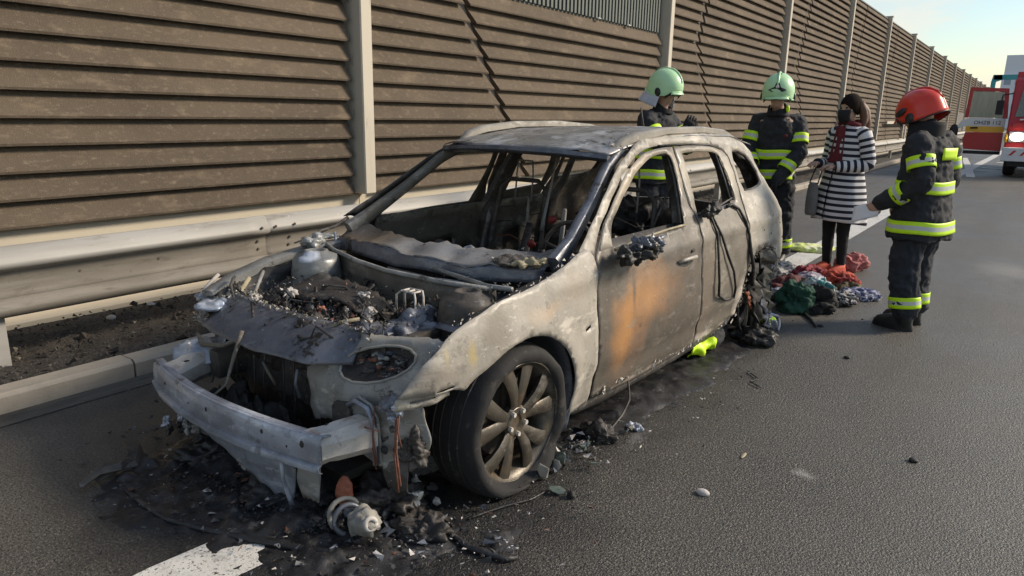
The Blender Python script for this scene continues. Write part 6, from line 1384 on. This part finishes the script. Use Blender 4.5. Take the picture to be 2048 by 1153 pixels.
lump('charred_lump', 'charred lump left of the pale pump', -.72, .38, (.08, .06, .035), 'soot_ground', 206, amp=1.3, sc=20)
lump('charred_lump', 'charred lump behind the pale pump under the carrier', -.48, .30, (.13, .11, .06), 'engine_char', 207, amp=1.3, sc=20)
lump('charred_lump', 'charred lump right of the pale pump', -.52, .08, (.11, .08, .035), 'engine_char', 208, amp=1.3, sc=22)
lump('charred_lump', 'heap of char under the hanging undershield', -.66, .75, (.14, .20, .035), 'soot_ground', 209, amp=1.3, sc=16)
lump('charred_lump', 'heap of char under the far end of the bumper beam', -.62, 1.25, (.14, .22, .05), 'soot_ground', 210, amp=1.3, sc=16)
shard('ash_slab', 'pale beige slab leaning on the rim of the front wheel', .10, -.04, (.042, .016, .050), 'ash_paint', 211, rot=.4)
shard('glass_chunk', 'greenish slab of glass standing right of the beige slab', .24, -.01, (.048, .018, .040), 'green_glass', 212, rot=.2)
shard('glass_chunk', 'pale green glass corner between the beige slab and the big green one', .19, -.035, (.035, .012, .032), 'carrier_steel', 219, rot=-.3)
shard('glass_chunk', 'flat greenish glass piece lying nearest the camera by the front wheel', .04, -.14, (.055, .030, .016), 'green_glass', 213, rot=.6)
lump('dark_chunk', 'small dark nugget beside the flat greenish glass piece', .05, -.21, (.018, .018, .018), 'soot', 214)
lump('melted_trim', 'brown-grey melted trim behind the front wheel arch', .60, .0, (.11, .06, .05), 'engine_char', 215)
lump('melted_trim', 'small white-edged melted clip out from the front door', .80, -.09, (.04, .025, .016), 'blue_steel', 216, amp=1.2, sc=30)
lump('white_pebble', 'single white pebble out on the open asphalt', .433, -.617, (.030, .020, .014), 'ceramic_ash', 217, amp=.25, sc=10, cat='pebble')
lump('orange_chip', 'thin orange-brown chip on the asphalt beyond the white pebble', .883, -.621, (.010, .034, .006), 'olive_rail', 218, amp=.4, cat='chip')
bpy.data.objects['orange_chip'].data.materials[0] = M['rust_red'] if False else M['olive_rail']
lump('ash_chunk', 'bright white scrap on the verge left of the car nose', .20, 3.78, (.042, .028, .016), 'ceramic_ash', 219, amp=.6, sc=20, z=.06)
lump('ash_chunk', 'second smaller white scrap on the verge nearer the crash barrier post', -.15, 3.62, (.040, .026, .016), 'ceramic_ash', 220, amp=.6, sc=20, z=.06)
lump('charred_lump', 'black crumb heap behind the rear wheel', 3.1, .05, (.10, .08, .05), 'engine_char', 221)
for i, (s, y, lb) in enumerate([(3.35, -.27, 'small black nugget alone between the heap and the red-helmeted firefighter'), (1.35, -1.25, 'black tar spot far out on the open asphalt'), (2.7, -.62, 'small black crumb level with the rear wheel')]):
    lump('dark_chunk', lb, s, y, (.022, .018, .012), 'soot', 230+i, sub=3)
def strip3(name, label, pts, r, mt='soot_ground', flat=1, cat='strip'):
    mb = MB(); P, rr = dense([gpos(*p) for p in pts], r); mb.tube(P, rr, 7, jit=.25); tag(mb.build(name, M[mt], None, smooth=True), label, cat)
strip3('melted_strip', 'long black rubber strip curving from the far left to the painted line', [(-1.10, 1.30, .012), (-1.11, 1.05, .012), (-1.10, .86, .014), (-1.02, .64, .012), (-.93, .42, .012), (-.84, .24, .012), (-.76, .10, .010)], [.006, .010, .009, .013, .012, .016, .008])
strip3('melted_strip', 'short black rubber strip on the road right of the pale pump', [(-.42, .10, .012), (-.47, -.02, .012), (-.49, -.14, .012), (-.455, -.28, .010), (-.42, -.30, .008)], [.006, .010, .013, .012, .006])
strip3('thin_cable', 'thin dark cable on the road running to the glass piece', [(-.35, .0, .008), (-.2, -.05, .01), (-.08, -.10, .008), (.02, -.11, .008)], .005)
strip3('brake_line', 'bent steel line hanging from the sill behind the front wheel', [(.98, .06, .17), (.95, .03, .08), (.86, .02, .025), (.74, .0, .012), (.66, -.02, .012)], .006, 'dark_steel')
strip3('thin_cable', 'curled wire on the asphalt beside the front door', [(2.0, -.22, .008), (1.9, -.32, .01), (1.82, -.30, .012), (1.78, -.38, .008)], .004)
mb = MB(); pts = [(-1.19, 1.36), (-1.10, 1.38), (-1.02, 1.36), (-.97, 1.42), (-.93, 1.52)]
rows = []
for i, (s, y) in enumerate(pts):
    rows.append([cx(s+.04*math.cos(k)+R.uniform(-.006, .006), y+.03*math.sin(k*1.3), .01+.045*math.sin(k*.8)*(1 if i else .4)+R.uniform(0, .01)) for k in (0, .8, 1.6, 2.4, 3.2)])
mb.loft(rows, closed=False, caps=False); o = mb.build('trim_piece', M['dark_steel'], None); q = o.modifiers.new('s', 'SOLIDIFY'); q.thickness = .006; tag(o, 'torn curved trim piece lying farthest left on the road', 'car part')
# ================================================================ FIRE ENGINE
simple('truck_red', (.42, .022, .028), .35, amt=.08); simple('truck_white', (.66, .68, .70), .4, amt=.05); simple('truck_yellow', (.75, .42, .03), .4, amt=.05)
M['glass'] = mat('window_glass', (.055, .075, .08), .08, layers=[dict(scale=3, lo=.4, hi=.7, col=(.12, .15, .14))], spec=.8)
M['lamp_lit'] = mat('lit_headlamp', (.9, .9, .9), .3, emit=((1, .90, .70), 6)); M['chrome'] = mat('chrome', (.6, .6, .6), .25, .9); M['blue_lamp'] = mat('blue_lamp', (.03, .06, .35), .2); M['rubber'] = mat('rubber', (.018, .018, .02), .8)
TY = 25.3
tr = empty('fire_engine', (.5, TY, 0)); tag(tr, 'red fire engine with lit headlamps and its cab door swung open', 'fire engine')
def tb(name, a, b_, mt, parent=None, bw=.02):
    mb = MB(); mb.box(a, b_); o = mb.build(name, M[mt], parent or tr); bevel(o, bw, 2); return o
# cab: profile extruded across
mb = MB()
prof = [(0, .62), (-.02, 1.45), (.06, 1.62), (.34, 2.72), (.46, 2.80), (2.0, 2.80), (2.0, .62)]
A = [(-1.22, y, z) for y, z in prof]; B = [(1.22, y, z) for y, z in prof]; mb.loft([A, B]); cab = mb.build('cab', M['truck_red'], tr); bevel(cab, .04, 2)
mb = MB(); mb.add([(-1.08, .062, 1.70), (1.08, .062, 1.70), (.98, .30, 2.62), (-.98, .30, 2.62)], [(0, 1, 2, 3)]); mb.v = [(x, y-.018, z) for x, y, z in mb.v]; o = mb.build('windscreen', M['glass'], cab); q = o.modifiers.new('s', 'SOLIDIFY'); q.thickness = .01
tb('grille', (-.70, -.05, .98), (.70, -.015, 1.36), 'glass', cab); tb('front_band', (-1.1, -.045, 1.38), (1.1, -.022, 1.52), 'truck_red', cab, .005)
bp_ = tb('bumper', (-1.24, -.20, .45), (1.24, .05, .84), 'truck_white'); tb('lower_bumper', (-1.1, -.12, .30), (1.1, .05, .45), 'rubber')
simple('hatch_red', (.6, .02, .02), .4)
for x in (-.98, -.72, .72, .98):
    mb = MB(); mb.add([(x-.09, -.206, .62), (x-.02, -.206, .62), (x+.09, -.206, .76), (x+.02, -.206, .76)], [(0, 1, 2, 3)]); o = mb.build('hazard_mark', M['hatch_red'], bp_); q = o.modifiers.new('s', 'SOLIDIFY'); q.thickness = .004
for x in (-1, 1):
    tb('lamp_housing', (x*.94-.21, -.055, .99), (x*.94+.21, -.015, 1.29), 'chrome', cab)
    h_ = MB(); h_.ball((x*.94, -.095, 1.14), (.17, .06, .12), 16, 10); h_.build('headlight', M['lamp_lit'], cab, smooth=True)
    h_ = MB(); h_.ball((x*1.20, -.0, 1.10), (.05, .05, .13), 12, 8); h_.build('indicator', M['truck_yellow'], cab, smooth=True)
    h_ = MB(); h_.tube([(x*1.20, .10, 2.35), (x*1.45, .0, 2.3), (x*1.48, -.02, 2.0)], .02, 6); ma_ = h_.build('mirror_arm', M['rubber'], cab)
    tb('mirror', (x*1.48-.09, -.06, 1.75), (x*1.48+.09, .0, 2.15), 'rubber', ma_)
    for wy in (1.0, 4.9):
        w = empty('wheel', (x*1.02, wy, .49), parent=tr)
        mb = MB(); rg = [[(x*d, r*math.cos(a), r*math.sin(a)) for a in [2*math.pi*i/36 for i in range(36)]] for d, r in [(-.14, .28), (-.15, .45), (-.11, .488), (.11, .488), (.15, .45), (.14, .28)]]; mb.loft(rg); autosmooth(mb.build('tyre', M['rubber'], w), 40)
        mb = MB(); rg = [[(x*d, r*math.cos(a), r*math.sin(a)) for a in [2*math.pi*i/30 for i in range(30)]] for d, r in [(.145, .28), (.10, .25), (.06, .15), (.12, .10), (.12, .02)]]; mb.loft(rg); autosmooth(mb.build('rim', M['truck_white'], w), 40)
    tb('light_bar', (x*.75-.28, .55, 2.80), (x*.75+.28, .75, 2.96), 'blue_lamp', cab)
tb('body', (-1.24, 2.05, .70), (1.24, 7.2, 3.05), 'truck_red'); tb('body_band', (-1.25, 2.1, 1.22), (1.25, 7.15, 1.42), 'truck_yellow', None, .003); tb('chassis', (-.5, .2, .45), (.5, 7.0, .62), 'rubber')
for x in (-1.245, 1.245):
    for k in range(3): tb('roller_shutter', (x-.01, 2.3+1.6*k, 1.5), (x+.01, 3.75+1.6*k, 2.85), 'chrome', None, .004)
# wipers, cab interior hint
mb = MB(); mb.tube([(-.6, .0, 1.66), (-.9, .10, 2.0)], .012, 5); mb.tube([(-.95, -.01, 1.62), (-.3, -.01, 1.66)], .02, 5); tag(mb.build('wiper', M['truck_white'], cab), kind=None)
# open door: swung forward on its front hinge, seen from the outside... inner face towards us
dr = empty('door', (-1.24, .42, 0), parent=tr)
def dq(name, pts, mt, th=.05, y=0):
    mb = MB(); r1 = [(x, y, z) for x, z in pts]; r2 = [(x, y+th, z) for x, z in pts]; mb.loft([r1, r2]); o = mb.build(name, M[mt], dr); bevel(o, .008); return o
dq('door_panel', [(-.06, .70), (-.06, 1.24), (-1.02, 1.24), (-1.06, 1.0), (-1.0, .74)], 'truck_red')
dq('door_band', [(-.06, 1.243), (-.06, 1.41), (-1.03, 1.41), (-1.02, 1.243)], 'truck_yellow')
db = dq('door_band', [(-.06, 1.413), (-.06, 1.64), (-.92, 1.66), (-1.15, 1.58), (-1.26, 1.40), (-1.20, 1.34), (-1.04, 1.413)], 'truck_white')
dq('door_sill', [(-.06, .60), (-.06, .697), (-1.0, .697), (-1.0, .60)], 'rubber')
fr = dq('window_frame', [(-.02, 1.643), (-.10, 2.50), (-1.06, 2.54), (-1.10, 1.663), (-1.0, 1.663), (-.98, 2.43), (-.20, 2.40), (-.14, 1.643)], 'truck_red')
pn_ = dq('window_pane', [(-.145, 1.66), (-.21, 2.395), (-.975, 2.425), (-.995, 1.672)], 'glass', .01, .02)
M['pane_tint'] = mat('pane_tint', (.16, .19, .16), .12, layers=[dict(scale=(5, 5, 1), lo=.4, hi=.65, col=(.26, .28, .22))], spec=.8); pn_.data.materials[0] = M['pane_tint']
mb = MB(); mb.ball((-1.32, -.02, 1.25), (.12, .06, .22), 12, 8); mb.build('door_mirror', M['rubber'], dr, smooth=True)
mb = MB(); mb.tube([(-.9, -.03, 1.36), (-.72, -.05, 1.37)], .025, 6); mb.build('door_handle', M['rubber'], dr)
txt = bpy.data.curves.new('lettering', 'FONT'); txt.body = 'OHZB 112'; txt.size = .15; txt.extrude = .003; txt.align_x = 'CENTER'
to = bpy.data.objects.new('tmp', txt); COL.objects.link(to); bpy.context.view_layer.update(); lm = bpy.data.meshes.new_from_object(to.evaluated_get(bpy.context.evaluated_depsgraph_get())); bpy.data.objects.remove(to)
to = link('lettering', lm, db, M['rubber']); to.location = (-.50, -.006, 1.47); to.rotation_euler = (math.pi/2, 0, 0)
# ================================================================ far things behind the fire engine
simple('teal_steel', (.05, .30, .33), .5); simple('far_white', (.70, .72, .76), .6, amt=.05)
ga = empty('gantry', (0, 120, 0)); tag(ga, 'teal steel portal frame over the road beyond the fire engine', 'gantry')
def gb(name, a, b_): mb = MB(); mb.box(a, b_); return mb.build(name, M['teal_steel'], ga)
gb('column', (-6.15, -.3, 0), (-5.6, .3, 6.9)); gb('beam', (-5.9, -.3, 7.15), (12, .3, 7.8)); gb('column', (11.4, -.3, 0), (12, .3, 7.15))
mb = MB(); mb.prism([(-6.15, 6.9), (-5.6, 6.9), (-4.9, 7.15), (-5.0, 7.8), (-6.0, 7.8)], -.3, .3); mb.build('knee_brace', M['teal_steel'], ga)
bl = empty('building', (0, 220, 0)); tag(bl, 'tall pale building rising behind the teal portal', 'building')
mb = MB(); mb.box((-9.2, 0, 0), (24, 14, 13)); mb.build('wall', M['far_white'], bl)
mb = MB(); mb.box((-8.9, .5, 13.003), (-4.6, 12, 17.7)); mb.box((-1.2, .5, 13.003), (10, 12, 18.5)); mb.build('roof_block', M['far_white'], bl)
simple('far_glass', (.30, .36, .44), .3)
for r_ in range(4):
    for k in range(14):
        mb = MB(); mb.box((-8.6+2.3*k, -.05, 1.6+3*r_), (-7.2+2.3*k, .02, 3.0+3*r_)); mb.build('window', M['far_glass'], bl)
